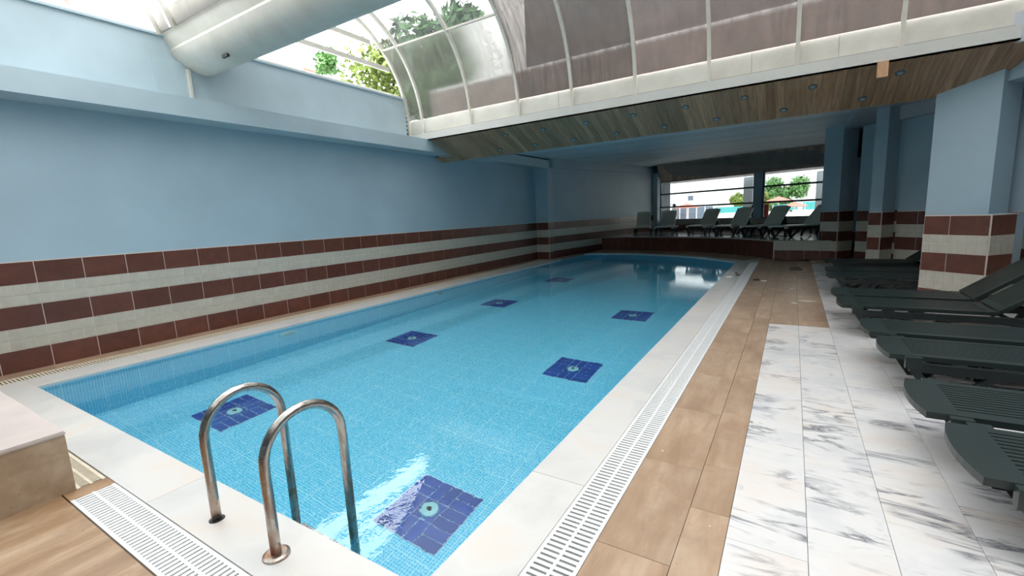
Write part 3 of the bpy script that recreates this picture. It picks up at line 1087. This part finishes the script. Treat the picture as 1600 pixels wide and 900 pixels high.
def vault(name, cy, flip, aend=AEND, a0=0.0):
    v = struct(link(name, None))
    v.empty_display_size = 0.1

    def Y(y):
        return 2 * cy - y if flip else y
    outer = arc(cy, a0, aend, RR + 0.03)
    inner = arc(cy, a0, aend, RR - 0.035)
    for x in RIBS:
        prof = [((Y(b[0]), b[1]), (Y(a[0]), a[1])) for a, b in zip(outer, inner)]
        foot = [((Y(cy + RR - 0.035), 3.30 if not flip else 3.2), (Y(cy + RR + 0.03), 3.30 if not flip else 3.2))]
        MB().strip(prof if a0 else foot + prof, x - 0.026, x + 0.026).build('rib', M['white_paint'], v)
    for ang in (SPLIT1, SPLIT2):
        yy, zz = Y(cy + (RR - 0.02) * cos(ang)), CZ + (RR - 0.02) * sin(ang)
        MB().bar((RIBS[0], yy, zz), (RIBS[3] if ang == SPLIT1 and not flip else RIBS[-1], yy, zz), 0.035, 0.035).build('purlin', M['white_paint'], v)
    for i in range(len(RIBS) - 1):
        x0, x1 = RIBS[i] + 0.026, RIBS[i + 1] - 0.026
        for k, (b0, b1) in enumerate((((a0 or radians(5.4)), SPLIT1), (SPLIT1, SPLIT2), (SPLIT2, aend))):
            pts = arc(cy, b0, b1, RR + 0.005, 10)
            vs, fs = [], []
            cxm = (x0 + x1) / 2
            for (py, pz) in pts:
                vs += [(x0 - cxm, Y(py), pz), (x1 - cxm, Y(py), pz)]
            for j in range(len(pts) - 1):
                fs.append((2 * j, 2 * j + 1, 2 * j + 3, 2 * j + 2))
            if cy < 2:
                mat = M['pane_near'] if k < 2 else M['pane_haze']
            elif k == 0:
                mat = M['pane_haze'] if i < 3 else M['pane_wet'] if i < 5 else M['pane_dirty']
            elif k == 1:
                mat = M['pane_clear'] if i < 3 else M['pane_wet'] if i < 5 else M['pane_haze']
            else:
                mat = M['pane_clear']
            p = link('pane', mesh('pane', vs, fs, mat, True), v)
            p.location.x = cxm
    # end gable on the left: ring, bars, sheet
    return v


va = vault('window_2', CA, False)
vb = vault('window_3', 1.09, False, pi, radians(17.5))
for (y0, z0, y1, z1) in ((4.15, 4.57, 7.27, 4.57), (4.15, 4.98, 6.81, 4.98)):
    MB().bar((-7.31, y0, z0), (-7.31, y1, z1), 0.05, 0.085).build('gable_bar', M['white_paint'], va)
MB().prism([(-7.305, 4.13), (-7.30, 4.13), (-7.30, 7.69), (-7.305, 7.69)], 4.06, 4.10).build('gable_bar', M['white_paint'], va)
g = arc(CA, radians(17), radians(133), RR - 0.03, 20)
vs = [(-7.29, a, b) for a, b in g] + [(-7.29, g[-1][0], 4.06), (-7.29, g[0][0], 4.06)]
link('gable_pane', mesh('gable_pane', vs, [tuple(range(len(vs)))], M['glass']), va)
g = arc(1.09, radians(17), radians(163), RR - 0.03, 20)
vs = [(-7.29, a, b) for a, b in g] + [(-7.29, g[-1][0], 4.06), (-7.29, g[0][0], 4.06)]
link('gable_pane', mesh('gable_pane', vs, [tuple(range(len(vs)))], M['glass']), vb)
for vv, cy in ((va, CA), (vb, 1.09)):       # closed right-hand end
    g = arc(cy, 0, pi, RR, 24)
    if cy < 2:
        g = arc(cy, 0, pi, RR, 24)
    MB().add([(3.30, a, b) for a, b in g] + [(3.34, a, b) for a, b in g], [tuple(range(len(g))), tuple(range(2 * len(g) - 1, len(g) - 1, -1))] + [(i, len(g) + i, len(g) + i + 1, i + 1) for i in range(len(g) - 1)]).build('end_wall', M['ceiling_paint'], vv)

# rounded white gutter beam between the two vaults
GY, GZ, GR = 3.63, 4.12, 0.49
prof = [(GY - GR - 0.03, 4.30), (GY - GR, 4.06), (GY - 0.40, 3.90)]
prof += [(GY - 0.06 + 0.36 * cos(a), 3.97 + 0.34 * sin(a)) for a in [pi + 0.30 + (pi - 0.62) * k / 16 for k in range(17)]]
prof += [(GY + GR - 0.06, 4.06), (GY + GR, 4.25), (GY + GR, 4.85), (GY + GR - 0.04, 4.85), (GY + GR - 0.04, 4.30)]
n = len(prof)
gut = struct(MB().add([(-7.30, a, b) for a, b in prof] + [(3.35, a, b) for a, b in prof], [tuple(range(n)), tuple(range(2 * n - 1, n - 1, -1))] + [(i, n + i, n + (i + 1) % n, (i + 1) % n) for i in range(n)]).build('trim_8', M['white_paint'], smooth=False))
for p in gut.data.polygons:
    if len(p.vertices) == 4:
        p.use_smooth = True
bmg = bmesh.new()
bmg.from_mesh(gut.data)
for e in bmg.edges:
    if e.calc_face_angle(0) > radians(25):
        e.smooth = False
bmg.to_mesh(gut.data)
bmg.free()
MB().box(-6.37, -6.24, 3.40, 3.43, 3.63, 3.68).build('paint_chip', M['black'], gut)

# ------------------------------------------------------------------ raised platform at the far end
pts = PLAT[::-1]
plat = struct(MB().prism(pts + [(1.05, 19.4), (-5.45, 22.3)], -0.05, PZ - 0.012).build('floor_platform', M['grout']))
MB().prism([(p[0], p[1] - 0.03) for p in pts] + [(1.05, 19.3), (-5.40, 22.18), (-6.2, 17.0)], PZ - 0.011, PZ + 0.012).build('platform_deck', plain('platform_stone', (0.40, 0.38, 0.36), 0.12, 0.1, 3), plat)
for i in range(1, len(PLAT) - 1):
    a, b = Vector(PLAT[i]), Vector(PLAT[i + 1])
    L = (b - a).length
    k = max(1, round(L / 0.25))
    d = (b - a) / L
    nrm = Vector((d.y * 1, -d.x)) * -1
    nrm = Vector((d.y, -d.x))
    if nrm.y > 0:
        nrm = -nrm
    for j in range(k):
        c = a + d * (L * (j + 0.5) / k) + nrm * 0.006
        piece('wall_tile', (L / k - 0.008, 0.012, PZ - 0.03), M['brown_tile'], (c.x, c.y, (PZ - 0.03) / 2), (0, 0, math.atan2(d.y, d.x)), plat)
a, b = Vector(PLAT[0]), Vector(PLAT[1])
d = (b - a).normalized()
for j in range(4):
    c = a + d * ((j + 0.5) * (b - a).length / 4) + Vector((0, -0.006))
    w = (b - a).length / 4 - 0.008
    piece('wall_tile', (w, 0.012, 0.234), M['brown_tile'], (c.x, c.y, 0.121), (0, 0, math.atan2(d.y, d.x)), plat)
    piece('mosaic_tile', (w, 0.012, 0.225), M['cream_tile'], (c.x, c.y, 0.356), (0, 0, math.atan2(d.y, d.x)), plat)
MB().box(-0.40, -0.375, 13.775, 13.80, 0, PZ - 0.012).build('corner_trim', M['grout'], plat)

# ------------------------------------------------------------------ pool ladder
lad = empty('pool_ladder', (-2.15, 0.95, 0))
tag(lad, 'weathered steel pool ladder with two curved handrails at the near edge', 'ladder')
for sx, esc in ((-0.26, False), (0.26, True)):
    pts = [(sx, 0, -0.02), (sx, 0, 0.12), (sx, 0, 0.26), (sx, 0, 0.40)]
    for k in range(1, 16):
        a = pi - pi * k / 16
        pts.append((sx, 0.20 + 0.20 * cos(a), 0.42 + 0.20 * sin(a)))
    pts += [(sx, 0.40, 0.40), (sx, 0.40, 0.2), (sx, 0.40, -0.05), (sx, 0.40, -0.5), (sx, 0.40, -1.0)]
    r = MB().tube(pts, 0.0225, 18).build('handrail', M['steel'], lad, smooth=True)
    if esc:
        MB().tube([(sx, 0, 0.0005), (sx, 0, 0.010), (sx, 0, 0.016), (sx, 0, 0.0165)], [0.058, 0.056, 0.044, 0.024], 28).build('flange', M['steel'], r, smooth=False)
    else:
        h = MB().tube([(sx, 0, 0.0005), (sx, 0, 0.003)], [0.036, 0.033], 18).build('socket', M['black'], r)
for z in (-0.58, -0.84):
    MB().box(-0.26, 0.26, 0.36, 0.44, z - 0.012, z + 0.012).build('tread', M['steel'], lad)


# ------------------------------------------------------------------ sun loungers
def make_lounger(seat_mat, frame_mat, back_deg, label):
    """origin on the floor under the middle of the foot end; +x towards the head"""
    root = empty('sun_lounger')
    tag(root, label, 'sun lounger')
    H, W, TH = 0.335, 0.54, 0.035
    HX = 1.20                                   # hinge
    # foot panel with a curved end
    outl = []
    for k in range(9):
        s = -1 + 2 * k / 8
        outl.append((-0.036 * (1 - s * s), s * W / 2))
    foot = [(0.135, -W / 2)] + [(0.135, W / 2)] + outl[::-1]
    MB().prism(foot, H - TH, H).build('foot_panel', seat_mat, root)
    for s in (-1, 1):
        y0, y1 = sorted((s * W / 2, s * (W / 2 - 0.055)))
        MB().box(0.135, HX, y0, y1, H - TH, H).build('side_board', seat_mat, root)
    MB().box(HX - 0.07, HX, -W / 2 + 0.055, W / 2 - 0.055, H - TH, H).build('cross_board', seat_mat, root)
    ns = 11
    inner = W - 0.11
    for k in range(ns):
        yc = -inner / 2 + (k + 0.5) * inner / ns
        piece('slat', (HX - 0.07 - 0.135, inner / ns - 0.011, 0.016), seat_mat, ((HX - 0.07 + 0.135) / 2, yc, H - 0.010), (0, 0, 0), root)
    MB().box(0.135, HX - 0.07, -inner / 2, inner / 2, H - TH, H - 0.022).build('slat_tray', frame_mat, root)
    # backrest turns about its lower edge
    b = radians(back_deg)
    BL = 0.72
    back = empty('backrest', (HX + 0.02, 0, H - 0.015))
    back.parent = root
    back.rotation_euler = (0, -b, 0)
    f = MB().box(0, BL, -W / 2, -W / 2 + 0.05, 0, 0.035).box(0, BL, W / 2 - 0.05, W / 2, 0, 0.035).box(0, 0.06, -W / 2 + 0.05, W / 2 - 0.05, 0, 0.035)
    top = [(BL - 0.10, -W / 2 + 0.05), (BL, -W / 2 + 0.05), (BL + 0.035, -0.15), (BL + 0.04, 0), (BL + 0.035, 0.15), (BL, W / 2 - 0.05), (BL - 0.10, W / 2 - 0.05)]
    f.prism(top, 0, 0.035)
    f.build('back_frame', seat_mat, back)
    for k in range(ns):
        yc = -inner / 2 + (k + 0.5) * inner / ns
        piece('back_slat', (BL - 0.16, inner / ns - 0.009, 0.016), seat_mat, ((BL - 0.04) / 2, yc, 0.025), (0, 0, 0), back)
    MB().box(0.06, BL - 0.10, -inner / 2, inner / 2, 0.0, 0.014).build('back_tray', frame_mat, back)
    MB().bar((HX + 0.02 + 0.45 * cos(b), 0, H - 0.02 + 0.45 * sin(b)), (HX + 0.50, 0, 0.26), 0.40, 0.02).build('back_prop', frame_mat, root) if back_deg > 8 else None
    for s in (-1, 1):
        yr = s * (W / 2 + 0.026)
        MB().bar((0.11, yr, 0.262), (1.90, yr, 0.262), 0.045, 0.062).build('side_rail', frame_mat, root)
        MB().bar((0.085, yr, 0.292), (0.175, yr, 0.292), 0.048, 0.082).build('end_block', seat_mat, root)
        leg = MB()
        leg.bar((0.12, yr, 0.27), (0.29, yr, 0.0), 0.045, 0.05, (1, 0, 0))
        leg.bar((0.29, yr, 0.006), (0.56, yr, 0.25), 0.04, 0.04, (1, 0, 0))
        leg.build('leg', frame_mat, root)
        arch = [(0.62 + 0.45 * (1 - cos(pi * k / 12)), yr, 0.02 + 0.235 * sin(pi * k / 12) ** 0.8) for k in range(13)]
        m = MB()
        for k in range(12):
            m.bar(arch[k], arch[k + 1], 0.03, 0.05, (0, 1, 0))
        m.build('arch_leg', frame_mat, root)
        MB().bar((1.82, yr, 0.26), (1.70, yr, 0.0), 0.045, 0.05, (1, 0, 0)).build('leg', frame_mat, root)
    MB().bar((0.285, -W / 2 - 0.012, 0.03), (0.285, W / 2 + 0.012, 0.03), 0.035, 0.03).build('stretcher', frame_mat, root)
    return root


LG = 'dark green sun loungers along the marble floor'
flat = make_lounger(M['lounger_green'], M['lounger_frame'], 2, 'dark green slatted sun lounger nearest the camera at the right edge')
flat['group'] = LG
raised = make_lounger(M['lounger_green'], M['lounger_frame'], 38, 'dark green sun lounger with raised back, nearer of two before the tiled column')
raised['group'] = LG
spots = [
    (flat, 0.69, 2.63, 0, None), (flat, 0.64, 3.28, 0, 'dark green slatted sun lounger second from the camera, lying flat'),
    (flat, 0.64, 4.365, 0, 'dark green flat sun lounger third from the camera'),
    (flat, 0.60, 5.03, 0, 'dark green flat sun lounger fourth from the camera, just before the raised pair'),
    (raised, 0.50, 6.20, 0, None), (raised, 0.49, 6.88, 0, 'dark green sun lounger with raised back, farther of two before the tiled column'),
    (flat, 0.52, 8.50, 2, 'dark sun lounger in shadow beside the tiled column, nearest of the far group'),
    (flat, 0.54, 9.25, 0, 'dark sun lounger in deep shadow behind the tiled column, middle of the far group'),
    (raised, 0.60, 10.55, 0, 'dark sun lounger in deep shadow at the far end, back raised'),
]
used = set()
for (src, x, y, rz, lab) in spots:
    o = src if src not in used else copy_tree(src)
    used.add(src)
    o.location = (x, y, 0)
    o.rotation_euler = (0, 0, radians(rz))
    if lab:
        o['label'] = lab

cg = 'cream sun loungers on the platform'
cream = make_lounger(M['lounger_cream'], M['lounger_frame'], 46, 'cream sun lounger at the left end of the platform, its back facing straight on')
cream['group'] = cg
cs = [(-5.05, 18.25, 103, None), (-4.05, 17.9, 95, 'cream sun lounger second from the left on the platform'),
      (-2.65, 18.0, 77, 'cream sun lounger third from the left on the platform'),
      (-1.56, 17.2, 70, 'cream sun lounger fourth from the left, its raised back in front of the window post'),
      (-0.55, 16.45, 60, 'cream sun lounger second from the right on the platform'),
      (0.45, 15.65, 43, 'cream sun lounger at the right end of the platform by the dark wall')]
for i, (bx, by, ang, lab) in enumerate(cs):
    o = cream if i == 0 else copy_tree(cream)
    a = radians(ang)
    o.location = (bx - 1.2 * cos(a), by - 1.2 * sin(a), PZ + 0.012)
    o.rotation_euler = (0, 0, a)
    if lab:
        o['label'] = lab

# pale pouf with a blue cushion in the dark, behind the raised loungers
bm = bmesh.new()
bmesh.ops.create_uvsphere(bm, u_segments=24, v_segments=12, radius=0.38)
bmesh.ops.scale(bm, vec=(1.1, 1, 0.55), verts=bm.verts)
me = bpy.data.meshes.new('pouf')
bm.to_mesh(me)
bm.free()
me.materials.append(M['grey_cloth'])
me.polygons.foreach_set('use_smooth', [True] * len(me.polygons))
po = link('pouf', me)
po.location = (3.05, 7.15, 0.209)
tag(po, 'pale grey rounded pouf in the shadow behind the raised loungers', 'pouf')
bm = bmesh.new()
bmesh.ops.create_cube(bm, size=1)
bmesh.ops.scale(bm, vec=(0.42, 0.36, 0.10), verts=bm.verts)
bmesh.ops.bevel(bm, geom=list(bm.edges), offset=0.04, segments=3, affect='EDGES')
me = bpy.data.meshes.new('cushion')
bm.to_mesh(me)
bm.free()
me.materials.append(M['blue_cloth'])
cu = link('cushion', me)
cu.location = (3.05, 7.15, 0.475)
tag(cu, 'blue cushion lying on the grey pouf behind the loungers', 'cushion')

# ------------------------------------------------------------------ outside the vault: parapet, building, trees
pw = MB().box(-7.2, 6.0, 8.62, 8.85, 3.45, 4.36).build('roof_parapet', M['parapet'])
tag(pw, 'brownish rendered roof parapet wall seen through the vault glazing', 'parapet')
MB().tube([(-7.2, 8.70, 4.40), (6.0, 8.70, 4.40)], 0.055, 10).build('capping_pipe', M['ext_white'], pw)
bb = MB().box(-7.2, 9.0, 13.0, 13.4, 3.45, 10.5).build('neighbour_building', M['mauve_wall'])
tag(bb, 'brown rendered building wall behind the dirty vault glazing', 'building')
MB().box(-7.3, 9.1, 12.8, 13.5, 10.5, 10.7).build('roof_edge', M['ext_white'], bb)


def tree(name, label, loc, h, rad, mat, nleaf=1500, seed=1, leaf=0.16, group=None):
    rnd = random.Random(seed)
    t = empty(name, loc)
    tag(t, label, 'tree', group)
    MB().tube([(0, 0, 0), (0.05, 0.03, h * 0.45), (0, 0, h * 0.8)], [rad * 0.10, rad * 0.075, rad * 0.03], 8).build('trunk', M['bark'], t)
    m = MB()
    blobs = []
    for k in range(11):
        a = rnd.uniform(0, 2 * pi)
        q = rad * 0.62 * math.sqrt(rnd.random())
        blobs.append((q * cos(a), q * sin(a), h - rad * 0.9 + rnd.uniform(-0.55, 0.62) * rad, rad * rnd.uniform(0.34, 0.5)))
    for k in range(nleaf):
        bx, by, bz, br = blobs[k % len(blobs)]
        d = Vector((rnd.gauss(0, 1), rnd.gauss(0, 1), rnd.gauss(0, 1))).normalized()
        p = Vector((bx, by, bz)) + d * br * rnd.uniform(0.55, 1.02)
        u = Vector((rnd.gauss(0, 1), rnd.gauss(0, 1), rnd.gauss(0, 1))).normalized()
        w = d.cross(u)
        if w.length < 0.05:
            continue
        w.normalize()
        s = leaf * rnd.uniform(0.6, 1.2)
        m.add([p - u * s, p + w * s * 0.45, p + u * s, p - w * s * 0.45 + d * s * 0.1], [(0, 1, 2, 3)])
    stuff(m.build('foliage', mat, t))
    return t


tree('leafy_tree', 'yellow-green tree seen through the open left gable of the vault', (-12.6, 12.7, 0.0), 8.0, 1.75, M['leaf_b'], 2600, 3, 0.14)
tree('leafy_tree', 'green tree blurred behind the vault glazing at the left', (-9.6, 12.2, 0.0), 7.9, 1.9, M['leaf_a'], 3200, 5, 0.2)
tree('conifer', 'small green pointed tree at the edge of the leafy tree in the gable', (-13.0, 10.25, 0.0), 7.05, 0.45, M['leaf_a'], 500, 9, 0.12)

nb1 = empty('white_house', (-18, 4.0, 0))
tag(nb1, 'white house with salmon arch trim seen over the left wall top', 'building')
MB().box(-4, 0, -6, 10.2, -1, 8.02).build('house_wall', M['ext_white'], nb1)
MB().box(-3, -0.6, -6, 4.5, 8.02, 10.5).build('house_wall', M['ext_white'], nb1)
arc_pts = [(-0.55, 0.75 + 1.1 * sin(t * pi / 16 - 0.2), 8.0 + 0.9 * cos(t * pi / 16)) for t in range(0, 10)]
m = MB()
for k in range(len(arc_pts) - 1):
    m.bar(arc_pts[k], arc_pts[k + 1], 0.12, 0.22, (1, 0, 0))
m.build('arch_trim', M['ext_pink'], nb1)
MB().box(-0.62, -0.55, 2.28, 2.62, 8.2, 8.42).build('window', M['ext_blueglass'], nb1)
MB().box(-0.4, 0.1, 8.9, 9.75, 8.02, 8.12).build('roof_tiles', M['red_canvas'], nb1)

# ------------------------------------------------------------------ outside the window
gr = struct(MB().prism([W0 + WN * 0.2 - WD * 30, W0 + WN * 0.2 + WD * 30, W0 + WN * 60 + WD * 30, W0 + WN * 60 - WD * 30], 0.30, 0.40).build('floor_terrace', M['ext_ground']))
can = struct(MB().prism([W0 + WN * 0.2 - WD * 3, W0 + WN * 0.2 + WD * 12, W0 + WN * 4.6 + WD * 12, W0 + WN * 4.6 - WD * 3], 2.86, 3.1).build('ceiling_canopy', M['canopy']))
for i, (s, n) in enumerate(((3.9, 2.2), (5.6, 1.9), (7.0, 1.5))):
    p = W0 + WD * s + WN * n
    cl = MB().box(-0.22, 0.22, -0.22, 0.22, -0.02, 0.0).build('ceiling_light', M['white_plastic'])
    cl.location = (p.x, p.y, 2.859)
    cl.rotation_euler = (0, 0, math.atan2(WD.y, WD.x))
    tag(cl, 'square ceiling light under the canopy outside the window, %s from the left' % ('first', 'second', 'third')[i], 'ceiling light', 'lights under the canopy')
for i, (x, y, w) in enumerate(((-5.72, 24.58, 0.40), (-1.86, 26.4, 0.50), (1.10, 25.83, 0.34))):
    c = MB().box(-w / 2, w / 2, -w / 2, w / 2, 0.40, 2.86).build('canopy_column', M['ext_column'])
    c.location = (x, y, 0)
    c.rotation_euler = (0, 0, radians(-30))
    tag(c, ('grey square column outside the left end of the window', 'grey square column outside just left of the window post', 'pale square column outside the right end of the window')[i], 'column')
bp = empty('display_board', (-1.28, 23.4, 0.40), radians(28 - 30))
tag(bp, 'black panel with a red edge standing outside behind the window post', 'board')
MB().box(-0.33, 0.24, -0.03, 0.03, 0, 1.06).build('panel', M['black'], bp)
MB().box(0.24, 0.36, -0.035, 0.035, 0, 1.06).build('red_edge', M['red_panel'], bp)

bld = empty('white_building', (-9.0, 39.5, 0.4), radians(26))
tag(bld, 'white building with one small window behind the left window panes', 'building')
MB().box(-9, 3.6, 0, 6, 0, 8).build('wall', M['ext_white'], bld)
bw = MB().box(1.70, 2.12, -0.05, 0.0, 1.66, 2.05).build('window', M['ext_blueglass'], bld)
MB().box(1.66, 2.16, -0.06, -0.05, 1.62, 1.66).build('window_sill', M['ext_white'], bw)
gh = empty('glazed_terrace', (-8.0, 36.6, 0.4), radians(30))
tag(gh, 'glazed grey terrace front with white posts below the white building', 'terrace')
for k in range(5):
    MB().box(k * 0.64 + 0.03, (k + 1) * 0.64 - 0.03, 0, 0.05, 0, 1.12).build('pane', M['ext_blueglass'], gh)
    MB().box(k * 0.64 - 0.03, k * 0.64 + 0.03, -0.03, 0.06, 0, 1.14).build('post', M['ext_white'], gh)
MB().prism([(-0.9, 0.2), (1.5, 0.2), (1.5, 0.5), (-0.9, 0.5)], 1.16, [1.30, 1.30, 1.30, 1.30]).build('roof_edge', M['ext_white'], gh)
MB().add([(-1.4, 0.3, 1.30), (1.1, 0.3, 1.18), (1.1, 1.2, 1.18), (-1.4, 1.2, 1.30), (-1.4, 0.3, 1.72), (0.9, 0.3, 1.30), (0.9, 1.2, 1.30), (-1.4, 1.2, 1.72)], BOXF).build('roof', M['ext_column'], gh)


def parasol(label, loc, r, h):
    p = empty('parasol', loc)
    tag(p, label, 'parasol', 'red parasols outside the window')
    MB().tube([(0, 0, 0), (0, 0, h)], 0.03, 8).build('pole', M['ext_white'], p)
    vs = [(0, 0, h + 0.02)] + [(r * cos(2 * pi * k / 8 + 0.3), r * sin(2 * pi * k / 8 + 0.3), h - r * 0.36) for k in range(8)] + [(0, 0, h - 0.04)] + [(r * 0.98 * cos(2 * pi * k / 8 + 0.3), r * 0.98 * sin(2 * pi * k / 8 + 0.3), h - r * 0.40) for k in range(8)]
    fs = [(0, 1 + k, 1 + (k + 1) % 8) for k in range(8)] + [(9, 10 + (k + 1) % 8, 10 + k) for k in range(8)] + [(1 + k, 10 + k, 10 + (k + 1) % 8, 1 + (k + 1) % 8) for k in range(8)]
    link('canopy', mesh('canopy', vs, fs, M['red_canvas']), p)
    return p


parasol('red parasol behind the right-hand window panes', (-0.97, 41.2, 0.4), 0.95, 1.62)
parasol('smaller red parasol right of the other one in the right-hand panes', (0.10, 40.0, 0.4), 0.9, 1.15)
parasol('red parasol in front of the white building left of the window post', (-6.75, 36.0, 0.4), 0.9, 1.42)
tp = empty('turquoise_screen', (-5.1, 38.4, 0.4), radians(26))
tag(tp, 'turquoise screen panel low in the left window panes', 'screen')
MB().box(0, 2.1, 0, 0.05, 0.55, 1.0).build('sheet', M['turquoise'], tp)
for k in range(3):
    MB().box(k * 1.0, k * 1.0 + 0.05, 0.05, 0.1, 0, 1.0).build('post', M['ext_white'], tp)
tp = empty('turquoise_screen', (-1.4, 41.9, 0.4), radians(26))
tag(tp, 'long turquoise screen panel low in the right window panes', 'screen')
MB().box(0, 1.9, 0, 0.05, 0.55, 1.02).build('sheet', M['turquoise'], tp)
MB().box(2.3, 4.2, 0, 0.05, 0.5, 1.12).build('sheet', M['turquoise'], tp)
for k in range(3):
    MB().box(k * 1.2, k * 1.2 + 0.05, -0.05, 0.0, 0, 1.02).build('post', M['ext_white'], tp)
og = 'trees outside the window'
tree('leafy_tree', 'large round green tree in the right-hand window panes', (-0.70, 45.2, 0.4), 3.35, 1.75, M['leaf_a'], 5200, 11, 0.15)
tree('leafy_tree', 'yellow-green bush just left of the window post', (-3.75, 43.0, 0.4), 2.3, 1.1, M['leaf_b'], 2600, 12, 0.13)
tree('leafy_tree', 'small yellow bush just right of the window post', (-2.1, 42.6, 0.4), 2.0, 0.62, M['leaf_b'], 1500, 13, 0.11)
tree('leafy_tree', 'dark blurred tree at the right end of the window', (2.9, 44.6, 0.4), 3.3, 1.2, M['leaf_c'], 2800, 14, 0.14)

# person standing outside at the left end of the window, seen from the back three-quarters
per = empty('person', (-5.42, 25.5, 0.40), radians(-20))
tag(per, 'person with dark hair and white shirt standing outside the window at its left end', 'person')
Vv = [((0, 0, 0.62), 0.11), ((0, 0, 0.78), 0.10), ((0, 0.0, 0.95), 0.125), ((0, 0.0, 1.02), 0.08), ((0, 0.0, 1.07), 0.04), ((0, 0, 1.14), 0.05),
      ((-0.15, 0, 0.96), 0.05), ((-0.20, 0.02, 0.76), 0.037), ((-0.17, 0.12, 0.60), 0.028), ((0.15, 0, 0.96), 0.05), ((0.20, 0.02, 0.76), 0.037), ((0.17, 0.12, 0.60), 0.028),
      ((-0.075, 0, 0.56), 0.075), ((-0.08, 0.01, 0.30), 0.05), ((-0.08, -0.01, 0.05), 0.035), ((-0.08, 0.09, 0.03), 0.03), ((0.075, 0, 0.56), 0.075), ((0.08, 0.01, 0.30), 0.05), ((0.08, -0.01, 0.05), 0.035), ((0.08, 0.09, 0.03), 0.03)]
Ee = [(0, 1), (1, 2), (2, 3), (3, 4), (4, 5), (3, 6), (6, 7), (7, 8), (3, 9), (9, 10), (10, 11), (0, 12), (12, 13), (13, 14), (14, 15), (0, 16), (16, 17), (17, 18), (18, 19)]
me = bpy.data.meshes.new('body')
me.from_pydata([v for v, _ in Vv], Ee, [])
body = link('body', me, per)
me.materials.append(M['shirt'])
sk = body.modifiers.new('skin', 'SKIN')
for i, (v, r) in enumerate(Vv):
    me.skin_vertices[0].data[i].radius = (r, r * 0.8)
me.skin_vertices[0].data[0].use_root = True
body.modifiers.new('sub', 'SUBSURF').levels = 1
bm = bmesh.new()
bmesh.ops.create_uvsphere(bm, u_segments=16, v_segments=12, radius=0.085)
bmesh.ops.scale(bm, vec=(0.85, 1, 1.2), verts=bm.verts)
me = bpy.data.meshes.new('head')
bm.to_mesh(me)
bm.free()
me.materials.append(M['skin'])
me.polygons.foreach_set('use_smooth', [True] * len(me.polygons))
hd = link('head', me, per)
hd.location = (0, 0.01, 1.20)
bm = bmesh.new()
bmesh.ops.create_uvsphere(bm, u_segments=16, v_segments=12, radius=0.092)
bmesh.ops.scale(bm, vec=(0.9, 1, 1.15), verts=bm.verts)
bmesh.ops.delete(bm, geom=[v for v in bm.verts if v.co.z < 0.0 and v.co.y > -0.03], context='VERTS')
me = bpy.data.meshes.new('hair')
bm.to_mesh(me)
bm.free()
me.materials.append(M['hair'])
hr = link('hair', me, per)
hr.location = (0, -0.01, 1.215)
